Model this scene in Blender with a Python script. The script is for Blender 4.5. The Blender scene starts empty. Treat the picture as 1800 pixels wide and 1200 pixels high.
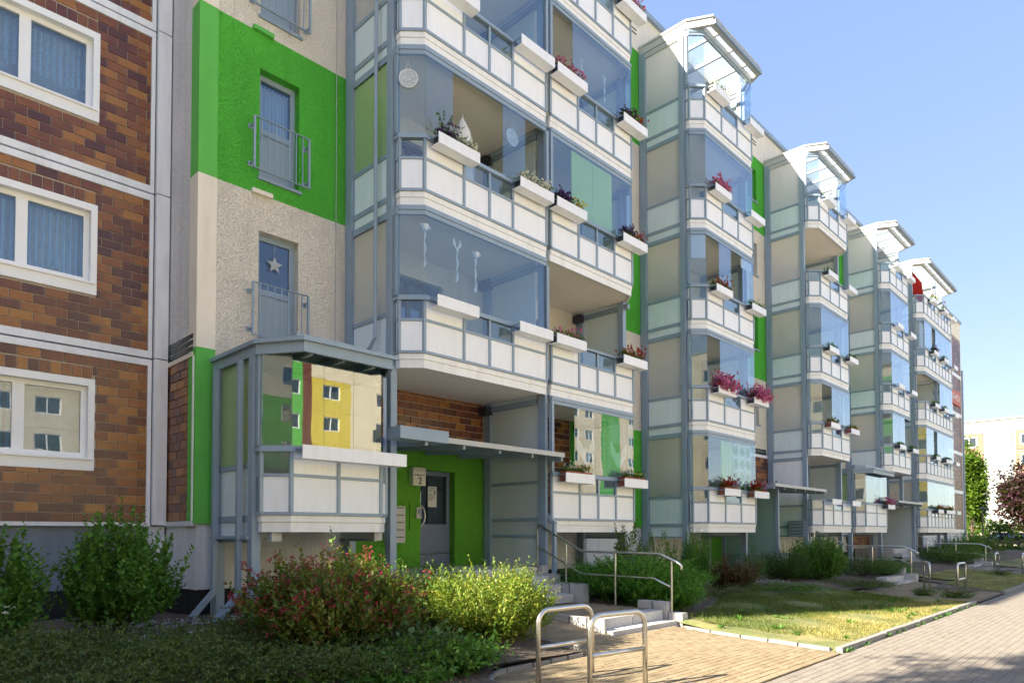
import bpy, math, random
import numpy as np
from mathutils import Vector, Matrix
random.seed(7); rng = np.random.default_rng(7)
S = bpy.context.scene; COL = S.collection

# ------------------------------------------------------------------ camera, sky, sun, exposure
EYE = Vector((0, 0, 1.62))
th, pt, rl = math.radians(44.222), math.radians(1.651), math.radians(-.1145)
Fv = Vector((math.cos(th)*math.cos(pt), math.sin(th)*math.cos(pt), math.sin(pt)))
R0 = Vector((math.sin(th), -math.cos(th), 0)); U0 = R0.cross(Fv)
Rv = R0*math.cos(rl) + U0*math.sin(rl); Uv = U0*math.cos(rl) - R0*math.sin(rl)
cd = bpy.data.cameras.new('camera'); cam = bpy.data.objects.new('camera', cd); COL.objects.link(cam)
cam.matrix_world = Matrix(((Rv.x, Uv.x, -Fv.x, 0), (Rv.y, Uv.y, -Fv.y, 0), (Rv.z, Uv.z, -Fv.z, 1.62), (0, 0, 0, 1)))
cd.sensor_fit = 'HORIZONTAL'; cd.sensor_width = 36; cd.lens = 36*1193.8/1800
cd.shift_y = (903.6-600)/1800; cd.clip_end = 2000; cd.clip_start = .1
S.camera = cam

SUN_DIR = Vector((.786, -.2937, -.5446)).normalized()
W = bpy.data.worlds.new('World'); S.world = W; W.use_nodes = True
wn = W.node_tree.nodes; bg = wn['Background']
sky = wn.new('ShaderNodeTexSky'); sky.sky_type = 'NISHITA'; sky.sun_disc = False
sky.sun_elevation = math.radians(33); sky.sun_rotation = math.atan2(-SUN_DIR.x, -SUN_DIR.y)
sky.air_density = 1.0; sky.dust_density = 1.2; sky.ozone_density = 1.6; sky.altitude = 20
gm = wn.new('ShaderNodeGamma'); gm.inputs[1].default_value = .30          # a flatter, hazier summer sky over the whole dome
hs = wn.new('ShaderNodeHueSaturation'); hs.inputs['Saturation'].default_value = 2.3; hs.inputs['Hue'].default_value = .523; hs.inputs['Value'].default_value = .97
W.node_tree.links.new(sky.outputs[0], gm.inputs[0]); W.node_tree.links.new(gm.outputs[0], hs.inputs['Color'])
W.node_tree.links.new(hs.outputs[0], bg.inputs[0]); bg.inputs[1].default_value = .079
sl = bpy.data.lights.new('sun', 'SUN'); so = bpy.data.objects.new('sun', sl); COL.objects.link(so)
so.rotation_euler = SUN_DIR.to_track_quat('-Z', 'Y').to_euler(); so.location = (-30, 10, 30)
sl.energy = 2.0; sl.angle = math.radians(.53); sl.color = (1, .89, .72)
S.view_settings.view_transform = 'Standard'; S.view_settings.look = 'None'
S.view_settings.exposure = 3.35; S.view_settings.gamma = 1
S.render.engine = 'CYCLES'
cy = S.cycles
cy.max_bounces = 8; cy.diffuse_bounces = 4; cy.glossy_bounces = 4; cy.transmission_bounces = 6; cy.transparent_max_bounces = 40
cy.caustics_reflective = False; cy.caustics_refractive = False
cy.use_denoising = True; cy.use_adaptive_sampling = True; cy.adaptive_threshold = .015
cy.sample_clamp_indirect = 6

# ------------------------------------------------------------------ node helpers
class NT:
    def __init__(s, name):
        s.m = bpy.data.materials.new(name); s.m.use_nodes = True; s.t = s.m.node_tree
        s.t.nodes.clear(); s.out = s.t.nodes.new('ShaderNodeOutputMaterial')
    def n(s, typ, props=None, **inp):
        nd = s.t.nodes.new(typ)
        for k, v in (props or {}).items(): setattr(nd, k, v)
        for k, v in inp.items():
            k = k.replace('_', ' ')
            sk = nd.inputs[int(k[1:])] if k[0] == 'i' and k[1:].isdigit() else nd.inputs[k]
            if isinstance(v, bpy.types.NodeSocket): s.t.links.new(v, sk)
            else: sk.default_value = v
        return nd
    def surf(s, sock): s.t.links.new(sock, s.out.inputs[0]); return s.m
    def ramp(s, fac, stops, interp='LINEAR'):
        r = s.n('ShaderNodeValToRGB'); s.t.links.new(fac, r.inputs[0]); e = r.color_ramp; e.interpolation = interp
        while len(e.elements) < len(stops): e.elements.new(.5)
        for el, (p, c) in zip(e.elements, stops): el.position = p; el.color = (*c, 1)
        return r.outputs[0]
    def noise(s, vec, scale, detail=3, rough=.55, dim='3D', w=None):
        kw = dict(Scale=scale, Detail=detail, Roughness=rough)
        nd = s.n('ShaderNodeTexNoise', {'noise_dimensions': dim}, **kw); s.t.links.new(vec, nd.inputs['Vector'])
        if w is not None: s.t.links.new(w, nd.inputs['W'])
        return nd.outputs[0]
    def mix(s, f, a, b, mode='MIX'):
        nd = s.n('ShaderNodeMix', {'data_type': 'RGBA', 'blend_type': mode})
        for k, v in ((0, f), (6, a), (7, b)):
            if isinstance(v, bpy.types.NodeSocket): s.t.links.new(v, nd.inputs[k])
            else: nd.inputs[k].default_value = (*v, 1) if isinstance(v, tuple) and len(v) == 3 else v
        return nd.outputs[2]
    def math(s, op, a, b=0.):
        nd = s.n('ShaderNodeMath', {'operation': op})
        for k, v in ((0, a), (1, b)):
            if isinstance(v, bpy.types.NodeSocket): s.t.links.new(v, nd.inputs[k])
            else: nd.inputs[k].default_value = v
        return nd.outputs[0]
    def both(s, ior):      # same reflectance from either side of a thin pane
        bf = s.n('ShaderNodeNewGeometry').outputs['Backfacing']; return s.n('ShaderNodeMapRange', Value=bf, To_Min=ior, To_Max=1/ior).outputs[0]
    def obj(s): return s.n('ShaderNodeTexCoord').outputs['Object']
def sc3(c, f): return tuple(min(1, x*f) for x in c)
def plain(name, col, rough=.5, var=.08, vs=2.5, bump=0., bs=60., metal=0., spec=.5, dirt=0., fine=0., each=0.):
    t = NT(name); co = t.obj()
    n1 = t.noise(co, vs, 4)
    c = t.ramp(n1, [(.3, sc3(col, 1-var)), (.7, sc3(col, 1+var))])
    if fine:
        n2 = t.noise(co, bs, 3); c = t.mix(fine, c, t.ramp(n2, [(.35, (.35, .35, .35)), (.6, (1, 1, 1))]), 'MULTIPLY')
    if dirt:
        mp = t.n('ShaderNodeMapping', Scale=(3., 3., .35)); t.t.links.new(co, mp.inputs[0])
        n3 = t.noise(mp.outputs[0], 2.2, 5, .65); c = t.mix(dirt, c, t.ramp(n3, [(.45, (1, 1, 1)), (.75, (.55, .53, .5))]), 'MULTIPLY')
    if each: c = t.mix(1., c, t.ramp(t.n('ShaderNodeObjectInfo').outputs['Random'], [(0, (1-each, 1-each, 1-each*.8)), (1, (1, 1, 1))]), 'MULTIPLY')
    b = t.n('ShaderNodeBsdfPrincipled', Roughness=rough, Metallic=metal); t.t.links.new(c, b.inputs['Base Color'])
    b.inputs['Specular IOR Level'].default_value = spec
    if bump:
        bn = t.n('ShaderNodeBump', Strength=bump, Distance=.02); t.t.links.new(t.noise(co, bs, 4, .6), bn.inputs['Height'])
        t.t.links.new(bn.outputs[0], b.inputs['Normal'])
    return t.surf(b.outputs[0])
def render_mat(name, col, var=.06):           # scratched wall render
    t = NT(name); co = t.obj()
    big = t.ramp(t.noise(co, .8, 4), [(.3, sc3(col, 1-var)), (.7, sc3(col, 1+var))])
    wv = t.noise(co, 6, 2); mp = t.n('ShaderNodeMapping', Scale=(1., 1., 1.5)); t.t.links.new(co, mp.inputs[0])
    f1 = t.noise(mp.outputs[0], 42, 4, .62); f2 = t.noise(co, 130, 2)
    h = t.math('ADD', t.math('MULTIPLY', t.n('ShaderNodeMapRange', From_Min=.36, From_Max=.52, **{'Value': f1}).outputs[0], 1.), t.math('MULTIPLY', f2, .25))
    c = t.mix(.5, big, t.ramp(f1, [(.36, (.5, .49, .48)), (.49, (1, 1, 1))]), 'MULTIPLY')  # pits drawn darker: their shade is put into the colour
    mp2 = t.n('ShaderNodeMapping', Scale=(2.2, 2.2, .18)); t.t.links.new(co, mp2.inputs[0])
    st = t.noise(mp2.outputs[0], 2.0, 5, .6); c = t.mix(.35, c, t.ramp(st, [(.5, (1, 1, 1)), (.8, (.62, .61, .6))]), 'MULTIPLY')
    bn = t.n('ShaderNodeBump', Strength=.9, Distance=.012); t.t.links.new(h, bn.inputs['Height'])
    b = t.n('ShaderNodeBsdfPrincipled', Roughness=.92, Normal=bn.outputs[0]); t.t.links.new(c, b.inputs['Base Color'])
    b.inputs['Specular IOR Level'].default_value = .2
    return t.surf(b.outputs[0])
def piece_mat(name, stops, rough=.35, island=False, flame=.5, bump=.15, nscale=7, spec=.5):   # every brick / paver its own tone
    t = NT(name); co = t.obj()
    rnd = t.n('ShaderNodeNewGeometry').outputs['Random Per Island'] if island else t.n('ShaderNodeObjectInfo').outputs['Random']
    w = t.math('MULTIPLY', rnd, 97.)
    nz = t.noise(co, nscale, 3, .6, '4D', w)
    f = t.math('ADD', t.math('MULTIPLY', rnd, 1.), t.math('MULTIPLY', t.math('SUBTRACT', nz, .5), flame))
    c = t.ramp(f, stops)
    c = t.mix(.5, c, t.ramp(t.noise(co, 70, 3, .6, '4D', w), [(.3, (.7, .7, .7)), (.6, (1, 1, 1))]), 'MULTIPLY')
    b = t.n('ShaderNodeBsdfPrincipled', Roughness=rough); t.t.links.new(c, b.inputs['Base Color'])
    b.inputs['Specular IOR Level'].default_value = spec
    bn = t.n('ShaderNodeBump', Strength=bump, Distance=.01); t.t.links.new(t.noise(co, 45, 4, .6, '4D', w), bn.inputs['Height'])
    t.t.links.new(bn.outputs[0], b.inputs['Normal'])
    return t.surf(b.outputs[0])
def leaf_mat(name, cols, trans=.35, rough=.5):
    t = NT(name); rnd = t.n('ShaderNodeNewGeometry').outputs['Random Per Island']
    n = len(cols); c = t.ramp(rnd, [(i/max(1, n-1), q) for i, q in enumerate(cols)])
    big = t.noise(t.obj(), 2.2, 2); c = t.mix(.6, c, t.ramp(big, [(.35, (.6, .62, .55)), (.65, (1.15, 1.12, 1.))]), 'MULTIPLY')
    b = t.n('ShaderNodeBsdfPrincipled', Roughness=rough); t.t.links.new(c, b.inputs['Base Color']); b.inputs['Specular IOR Level'].default_value = .35
    tr = t.n('ShaderNodeBsdfTranslucent'); t.t.links.new(t.mix(.5, c, (.25, .35, .03), 'MIX'), tr.inputs[0])
    mx = t.n('ShaderNodeMixShader', i0=trans, i1=b.outputs[0], i2=tr.outputs[0])
    return t.surf(mx.outputs[0])
def glass_mat(name, tint, ior=1.5, boost=1.3, rough=0.):
    t = NT(name)
    fr = t.n('ShaderNodeFresnel', IOR=t.both(ior)); f = t.math('MINIMUM', t.math('MULTIPLY', fr.outputs[0], boost), 1.)
    tp = t.n('ShaderNodeBsdfTransparent', Color=(*tint, 1)); gl = t.n('ShaderNodeBsdfGlossy', Roughness=rough)
    w = t.math('MULTIPLY', t.n('ShaderNodeObjectInfo').outputs['Random'], 53.); bn = t.n('ShaderNodeBump', Strength=.05, Distance=.03); t.t.links.new(t.noise(t.obj(), 1.3, 1, .4, '4D', w), bn.inputs['Height']); t.t.links.new(bn.outputs[0], gl.inputs['Normal'])
    gl.inputs[0].default_value = (.95, .98, 1, 1)
    return t.surf(t.n('ShaderNodeMixShader', i0=f, i1=tp.outputs[0], i2=gl.outputs[0]).outputs[0])
def frosted_mat(name, col, tr=.65, clear=.12):
    t = NT(name)
    d = t.n('ShaderNodeBsdfDiffuse', Color=(*col, 1)); l = t.n('ShaderNodeBsdfTranslucent', Color=(*col, 1))
    m1 = t.n('ShaderNodeMixShader', i0=tr, i1=d.outputs[0], i2=l.outputs[0])
    tp = t.n('ShaderNodeBsdfTransparent', Color=(*col, 1)); m2 = t.n('ShaderNodeMixShader', i0=clear, i1=m1.outputs[0], i2=tp.outputs[0])
    gl = t.n('ShaderNodeBsdfGlossy', Roughness=.12); fr = t.n('ShaderNodeFresnel', IOR=t.both(1.45))
    return t.surf(t.n('ShaderNodeMixShader', i0=fr.outputs[0], i1=m2.outputs[0], i2=gl.outputs[0]).outputs[0])
def cloth_mat(name, col, see=.3, lace=0., tr=.4):
    t = NT(name)
    d = t.n('ShaderNodeBsdfDiffuse', Color=(*col, 1)); l = t.n('ShaderNodeBsdfTranslucent', Color=(*col, 1))
    m1 = t.n('ShaderNodeMixShader', i0=tr, i1=d.outputs[0], i2=l.outputs[0]); tp = t.n('ShaderNodeBsdfTransparent')
    f = see
    if lace:
        v = t.n('ShaderNodeTexVoronoi', Scale=lace); t.t.links.new(t.obj(), v.inputs['Vector'])
        f = t.n('ShaderNodeMapRange', From_Min=.25, From_Max=.6, To_Min=see*.4, To_Max=see*1.9, Value=v.outputs['Distance']).outputs[0]
    return t.surf(t.n('ShaderNodeMixShader', i0=f, i1=m1.outputs[0], i2=tp.outputs[0]).outputs[0])

M = {}
M['beige'] = render_mat('beige_render', (.82, .76, .65)); M['green'] = render_mat('green_render', (.10, .50, .055), .1)
M['doorgreen'] = render_mat('entrance_green_render', (.13, .40, .04), .1)
M['greyrender'] = render_mat('grey_white_render', (.84, .83, .81))
M['beige_s'] = plain('smooth_beige_render', (.80, .735, .62), .85, .04, bump=.12, bs=120, dirt=.25)
M['green_s'] = plain('smooth_green_render', (.11, .46, .075), .8, .05, bump=.12, bs=120, dirt=.15)
M['plinth'] = plain('plinth_render', (.66, .69, .73), .9, .06, bump=.4, bs=70, dirt=.4)
M['plinthb'] = plain('blue_grey_plinth', (.19, .23, .29), .85, .1, bump=.2, bs=60, dirt=.3)
M['black'] = plain('bitumen_base', (.012, .012, .014), .8, .2)
M['frame'] = plain('blue_grey_metal', (.265, .345, .43), .42, .05, .9, dirt=.15)
M['doorblue'] = plain('slate_blue_door', (.135, .17, .25), .4, .04, 1., dirt=.1)
M['alu'] = plain('pale_metal', (.44, .45, .445), .4, .05, .9, dirt=.12)
M['panel'] = plain('white_panel', (.865, .88, .90), .38, .02, .6, dirt=.2, each=.06)
M['sidepanel'] = plain('pale_teal_side_panel', (.72, .82, .85), .35, .03, .6, dirt=.18, each=.08)
M['fascia'] = plain('white_fascia', (.84, .835, .815), .45, .03, .8, dirt=.28)
M['soffit'] = plain('soffit_paint', (.84, .79, .69), .9, .03, .6, dirt=.1)
M['concrete'] = plain('painted_concrete', (.80, .82, .86), .8, .05, 1.5, bump=.1, bs=80, dirt=.35)
M['joint'] = plain('dark_joint', (.05, .05, .055), .9, .1)
M['mortar'] = plain('mortar', (.42, .37, .31), .95, .1, 12)
M['winwhite'] = plain('white_window_plastic', (.86, .87, .88), .35, .02, 1., dirt=.08)
M['dark'] = plain('dark_metal', (.035, .04, .048), .45, .1)
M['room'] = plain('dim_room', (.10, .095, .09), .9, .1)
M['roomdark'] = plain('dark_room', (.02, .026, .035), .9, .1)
M['steel'] = plain('brushed_steel', (.62, .61, .58), .28, .05, 3., metal=1.)
M['granite'] = plain('granite_stone', (.52, .51, .50), .85, .12, 3., bump=.25, bs=90, fine=.35)
M['kerb'] = plain('kerb_concrete', (.30, .29, .27), .9, .15, 2., bump=.3, bs=70, fine=.4)
M['soil'] = plain('soil', (.13, .098, .07), .95, .35, 2.5, bump=.8, bs=22, fine=.5)
t = NT('dry_turf'); co = t.obj(); tc = t.ramp(t.noise(co, 1.1, 5, .65), [(.36, (.11, .15, .04)), (.52, (.20, .21, .07)), (.68, (.36, .30, .14))])
tc = t.mix(.6, tc, t.ramp(t.noise(co, 38, 4, .7), [(.3, (.45, .45, .4)), (.6, (1, 1, 1))]), 'MULTIPLY'); tb = t.n('ShaderNodeBsdfPrincipled', Roughness=.95); t.t.links.new(tc, tb.inputs['Base Color'])
bn = t.n('ShaderNodeBump', Strength=.8, Distance=.03); t.t.links.new(t.noise(co, 45, 4), bn.inputs['Height']); t.t.links.new(bn.outputs[0], tb.inputs['Normal']); M['turf'] = t.surf(tb.outputs[0])
M['farturf'] = plain('far_turf', (.12, .15, .05), .95, .35, .3)
M['bed'] = plain('path_bed', (0.172, 0.136, 0.086), .95, .2, 3.)
M['sbed'] = plain('street_bed', (0.183, 0.164, 0.136), .95, .2, 3.)
M['glass'] = glass_mat('balcony_glass', (.88, .95, .99), 1.52, 1.6)
M['wglass'] = glass_mat('window_glass', (.78, .88, .96), 1.52, 2.0)
M['pglass'] = glass_mat('coated_porch_glass', (.80, .88, .88), 1.52, 4.2)
M['frost'] = frosted_mat('frosted_glass', (.93, .92, .89), .74, .2); M['frostg'] = frosted_mat('green_frosted_glass', (.62, .80, .48), .6, .12)
M['frostw'] = frosted_mat('pale_frosted_panel', (.74, .80, .78), .4, .03)
M['frostt'] = frosted_mat('teal_frosted_panel', (.40, .56, .50), .5, .05)
M['roofglass'] = frosted_mat('roof_glass', (.86, .90, .92), .75, .78)
M['brick'] = piece_mat('glazed_tile', [(0, (.085, .032, .030)), (.25, (.13, .042, .027)), (.5, (.20, .068, .026)), (.75, (.28, .105, .026)), (1, (.36, .155, .032))], .32, flame=.8, nscale=5)
M['brick_i'] = piece_mat('glazed_tile_far', [(0, (.06, .02, .022)), (.3, (.11, .035, .02)), (.6, (.2, .07, .02)), (1, (.36, .16, .035))], .35, True, .5)
M['tile_d'] = piece_mat('dark_green_tile', [(0, (.012, .03, .03)), (1, (.03, .055, .05))], .25)
M['paver'] = piece_mat('ochre_paver', [(0, (0.238, 0.183, 0.113)), (.5, (0.265, 0.211, 0.133)), (1, (0.292, 0.238, 0.156))], .9, False, .5, .15, 10, .2)
M['paver_i'] = piece_mat('ochre_paver_field', [(0, (0.238, 0.183, 0.113)), (.5, (0.265, 0.211, 0.133)), (1, (0.292, 0.238, 0.156))], .9, True, .5, .15, 10, .2)
M['spaver'] = piece_mat('grey_paver', [(0, (0.222, 0.195, 0.164)), (.5, (0.238, 0.211, 0.178)), (1, (0.254, 0.226, 0.193))], .9, False, .4, .15, 10, .2)
M['spaver_i'] = piece_mat('grey_paver_field', [(0, (0.222, 0.195, 0.164)), (.5, (0.238, 0.211, 0.178)), (1, (0.254, 0.226, 0.193))], .9, True, .4, .15, 10, .2)
M['gravel'] = piece_mat('gravel', [(0, (.12, .12, .13)), (.6, (.34, .34, .36)), (1, (.6, .6, .6))], .8, True, .2)
M['lace'] = cloth_mat('lace', (.88, .92, .97), .22, 40.); M['net'] = cloth_mat('net_curtain', (.86, .90, .95), .2)
M['paper'] = cloth_mat('white_paper', (.85, .87, .9), .08, tr=.3)
M['blindg'] = cloth_mat('green_blind', (.58, .78, .30), .02, tr=.35); M['blindw'] = cloth_mat('white_blind', (.82, .84, .88), .04)
M['redcloth'] = cloth_mat('red_cloth', (.42, .035, .03), .02, tr=.4)
M['swallow'] = cloth_mat('white_panel_curtain', (.88, .9, .92), .3)
M['canvas'] = cloth_mat('white_canvas', (.82, .81, .77), .0, tr=.15)
M['terra'] = plain('terracotta', (.30, .085, .045), .8, .15)
M['bark'] = plain('bark', (.09, .065, .045), .95, .25, 6, bump=.6, bs=30)
M['stem'] = plain('stem', (.10, .075, .045), .9, .2, 8)
G = lambda *c: list(c)
M['l_privet'] = leaf_mat('privet_leaf', G((0.054, 0.154, 0.022), (0.090, 0.234, 0.032), (0.154, 0.342, 0.054)))
M['l_weig'] = leaf_mat('weigela_leaf', G((0.070, 0.155, 0.023), (0.124, 0.248, 0.039), (0.248, 0.202, 0.047), (0.186, 0.093, 0.039), (0.155, 0.310, 0.047)))
M['l_spir'] = leaf_mat('spirea_leaf', G((0.086, 0.172, 0.021), (0.172, 0.293, 0.034), (0.293, 0.380, 0.052), (0.380, 0.345, 0.069)), .4)
M['l_green'] = leaf_mat('shrub_leaf', G((0.056, 0.128, 0.022), (0.096, 0.192, 0.032), (0.144, 0.240, 0.040)))
M['l_low'] = leaf_mat('groundcover_leaf', G((.055, .105, .034), (.09, .15, .042), (.13, .18, .054), (.12, .12, .05)))
M['l_fresh'] = leaf_mat('fresh_leaf', G((0.052, 0.169, 0.026), (0.085, 0.234, 0.039), (0.130, 0.286, 0.046)))
M['l_elder'] = leaf_mat('elder_leaf', G((0.084, 0.180, 0.060), (0.120, 0.228, 0.084), (0.168, 0.276, 0.108)))
M['l_jun'] = leaf_mat('juniper_leaf', G((0.051, 0.169, 0.025), (0.101, 0.288, 0.034), (0.186, 0.423, 0.051)), .3)
M['l_yew'] = leaf_mat('yew_leaf', G((0.026, 0.080, 0.019), (0.048, 0.120, 0.026), (0.088, 0.176, 0.032)))
M['l_red'] = leaf_mat('red_leaf', G((0.078, 0.016, 0.019), (0.130, 0.026, 0.029), (0.065, 0.065, 0.019)))
M['l_purple'] = leaf_mat('purple_leaf', G((0.022, 0.008, 0.016), (0.045, 0.012, 0.028), (0.075, 0.022, 0.040)))
M['l_tree'] = leaf_mat('tree_leaf', G((0.050, 0.110, 0.012), (0.090, 0.180, 0.018), (0.160, 0.260, 0.030)), .45)
M['grass'] = leaf_mat('grass_blade', G((.15, .20, .04), (.42, .35, .14), (.55, .44, .20), (.26, .30, .06)), .35)
M['p_red'] = leaf_mat('red_petal', G((.35, .01, .015), (.5, .02, .02)), .3); M['p_pink'] = leaf_mat('pink_petal', G((.75, .05, .36), (.82, .32, .58), (.62, .02, .26)), .3)
M['p_white'] = leaf_mat('white_petal', G((.75, .75, .72), (.85, .85, .8)), .3); M['p_purple'] = leaf_mat('purple_petal', G((.06, .01, .14), (.12, .02, .25), (.03, .01, .05)), .3)
M['p_yel'] = leaf_mat('yellow_petal', G((.7, .5, .03), (.75, .6, .1)), .3); M['p_weig'] = leaf_mat('weigela_blossom', G((.22, .008, .03), (.34, .02, .06), (.42, .06, .11)), .3)
M['p_mauve'] = leaf_mat('mauve_petal', G((.35, .2, .5), (.5, .35, .6), (.45, .02, .05)), .3)
M['text'] = plain('black_lettering', (.015, .015, .015), .6, .02); M['wtext'] = plain('white_lettering', (.85, .85, .82), .5, .02)
M['signred'] = plain('orange_red_sign', (.50, .10, .035), .5, .04); M['signbox'] = plain('sign_plastic', (.55, .57, .50), .35, .03)
M['carblue'] = plain('dark_blue_car_paint', (.01, .02, .05), .2, .05); M['tyre'] = plain('tyre_rubber', (.015, .015, .016), .8, .1)

# ------------------------------------------------------------------ mesh helpers
ORG = {}
class MB:
    def __init__(s): s.v = []; s.f = []
    def add(s, vs, fs):
        o = len(s.v); s.v += [tuple(p) for p in vs]; s.f += [tuple(i+o for i in q) for q in fs]; return s
    def box(s, x0, x1, y0, y1, z0, z1):
        return s.add([(x0, y0, z0), (x1, y0, z0), (x1, y1, z0), (x0, y1, z0), (x0, y0, z1), (x1, y0, z1), (x1, y1, z1), (x0, y1, z1)],
                     [(0, 3, 2, 1), (4, 5, 6, 7), (0, 1, 5, 4), (1, 2, 6, 5), (2, 3, 7, 6), (3, 0, 4, 7)])
    def bar(s, p, q, w, h, up=(0, 0, 1)):
        p, q = Vector(p), Vector(q); d = (q-p).normalized(); u = Vector(up)
        if abs(d.dot(u)) > .98: u = Vector((0, 1, 0))
        a = d.cross(u).normalized()*w/2; b = a.cross(d).normalized()*h/2
        return s.add([p-a-b, p+a-b, p+a+b, p-a+b, q-a-b, q+a-b, q+a+b, q-a+b],
                     [(0, 3, 2, 1), (4, 5, 6, 7), (0, 1, 5, 4), (1, 2, 6, 5), (2, 3, 7, 6), (3, 0, 4, 7)])
    def prism(s, poly, z0, z1):
        n = len(poly); vs = [(x, y, z0) for x, y in poly]+[(x, y, z1) for x, y in poly]
        return s.add(vs, [tuple(range(n-1, -1, -1)), tuple(range(n, 2*n))]+[(i, (i+1) % n, n+(i+1) % n, n+i) for i in range(n)])
    def strip(s, path, z0, z1, d0, d1):
        a = offs(path, d0); b = offs(path, d1); n = len(path); vs = []
        for q in (a, b):
            for z in (z0, z1): vs += [(x, y, z) for x, y in q]
        A0, A1, B0, B1 = 0, n, 2*n, 3*n; fs = []
        for i in range(n-1):
            fs += [(B0+i, B0+i+1, B1+i+1, B1+i), (A0+i+1, A0+i, A1+i, A1+i+1), (A1+i, B1+i, B1+i+1, A1+i+1), (B0+i, A0+i, A0+i+1, B0+i+1)]
        fs += [(A0, B0, B1, A1), (B0+n-1, A0+n-1, A1+n-1, B1+n-1)]
        return s.add(vs, fs)
    def tube(s, path, r, n=8, r1=None, cap=True):
        P = [Vector(p) for p in path]; o = len(s.v); m = len(P); prev = None
        for i, p in enumerate(P):
            d = (P[min(i+1, m-1)]-P[max(i-1, 0)]).normalized()
            if prev is None:
                u = d.cross(Vector((0, 0, 1)) if abs(d.z) < .9 else Vector((1, 0, 0))).normalized()
            else:
                u = prev - d*prev.dot(d); u.normalize()
            prev = u; w = d.cross(u); rr = r if r1 is None else r+(r1-r)*i/(m-1)
            for k in range(n):
                a = 2*math.pi*k/n; s.v.append(tuple(p+(u*math.cos(a)+w*math.sin(a))*rr))
        for i in range(m-1):
            for k in range(n): s.f.append((o+i*n+k, o+i*n+(k+1) % n, o+(i+1)*n+(k+1) % n, o+(i+1)*n+k))
        if cap: s.f.append(tuple(o+k for k in range(n-1, -1, -1))); s.f.append(tuple(o+(m-1)*n+k for k in range(n)))
        return s
    def quad(s, a, b, c, d): return s.add([a, b, c, d], [(0, 1, 2, 3)])
    def mesh(s, name, mat, org=(0, 0, 0), smooth=False):
        me = bpy.data.meshes.new(name); ox, oy, oz = org
        me.from_pydata([(x-ox, y-oy, z-oz) for x, y, z in s.v], [], s.f)
        me.materials.append(mat)
        if smooth: me.shade_smooth()
        return me
def offs(path, d):
    out = []; n = len(path)
    for i, (x, y) in enumerate(path):
        ns = []
        for a, b in ((i-1, i), (i, i+1)):
            if a >= 0 and b < n:
                dx, dy = path[b][0]-path[a][0], path[b][1]-path[a][1]; l = math.hypot(dx, dy); ns.append((dy/l, -dx/l))
        nx, ny = sum(q[0] for q in ns), sum(q[1] for q in ns); l2 = nx*nx+ny*ny
        k = d*len(ns)/l2 if len(ns) == 2 else d
        out.append((x+nx*k, y+ny*k))
    return out
def tag(o, label=None, cat=None, group=None, kind=None):
    for k, v in (('label', label), ('category', cat), ('group', group), ('kind', kind)):
        if v: o[k] = v
    return o
def thing(name, label, cat, loc=(0, 0, 0), group=None):
    o = bpy.data.objects.new(name, None); o.empty_display_size = .2; COL.objects.link(o); o.location = loc; ORG[o.name] = tuple(loc)
    return tag(o, label, cat, group)
def link(name, me, parent=None, loc=(0, 0, 0), label=None, kind=None):
    o = bpy.data.objects.new(name, me); COL.objects.link(o); o.location = loc
    if parent is not None:
        o.parent = parent
        ORG[o.name] = ORG.get(parent.name, (0, 0, 0))
    else: ORG[o.name] = tuple(loc)
    return tag(o, label, None, None, kind)
def part(name, mb, mat, parent, label=None, smooth=False, kind=None):
    return link(name, mb.mesh(name, mat, ORG[parent.name], smooth), parent, (0, 0, 0), label, kind)
def struct(name, mb, mat, smooth=False, kind='structure', parent=None):
    o = link(name, mb.mesh(name, mat, (0, 0, 0), smooth), parent); o['kind'] = kind; return o
CACHE = {}
def piece(name, c, dx, dy, dz, mat, parent, rot=0., cham=0., face='y', label=None):
    key = (round(dx, 3), round(dy, 3), round(dz, 3), mat.name, cham, face)
    me = CACHE.get(key)
    if me is None:
        b = MB().box(-dx/2, dx/2, -dy/2, dy/2, -dz/2, dz/2)
        if cham:      # the visible face is drawn in a little
            k = 1-2*cham/dx, 1-2*cham/dy, 1-2*cham/dz
            if face == 'y': b.v = [(x*k[0], y, z*k[2]) if y < 0 else (x, y, z) for x, y, z in b.v]
            elif face == 'x': b.v = [(x, y*k[1], z*k[2]) if x < 0 else (x, y, z) for x, y, z in b.v]
            else: b.v = [(x*k[0], y*k[1], z) if z > 0 else (x, y, z) for x, y, z in b.v]
        me = b.mesh(name, mat); CACHE[key] = me
    og = ORG[parent.name] if parent is not None else (0, 0, 0)
    if parent is not None and parent.type == 'MESH' and tuple(parent.location) != (0, 0, 0): og = tuple(og[i]+parent.location[i] for i in range(3))
    o = link(name, me, parent, (c[0]-og[0], c[1]-og[1], c[2]-og[2]), label)
    if rot: o.rotation_euler.z = rot
    return o
def npmesh(name, V, Fq, mat):
    me = bpy.data.meshes.new(name); n = len(V); k = Fq.shape[1]; m = len(Fq)
    me.vertices.add(n); me.vertices.foreach_set('co', V.astype(np.float32).ravel())
    me.loops.add(m*k); me.loops.foreach_set('vertex_index', Fq.astype(np.int32).ravel())
    me.polygons.add(m); me.polygons.foreach_set('loop_start', (np.arange(m)*k).astype(np.int32))
    me.update(); me.materials.append(mat); return me
def nrm(a): return a/np.maximum(np.linalg.norm(a, axis=1, keepdims=True), 1e-9)
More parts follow.
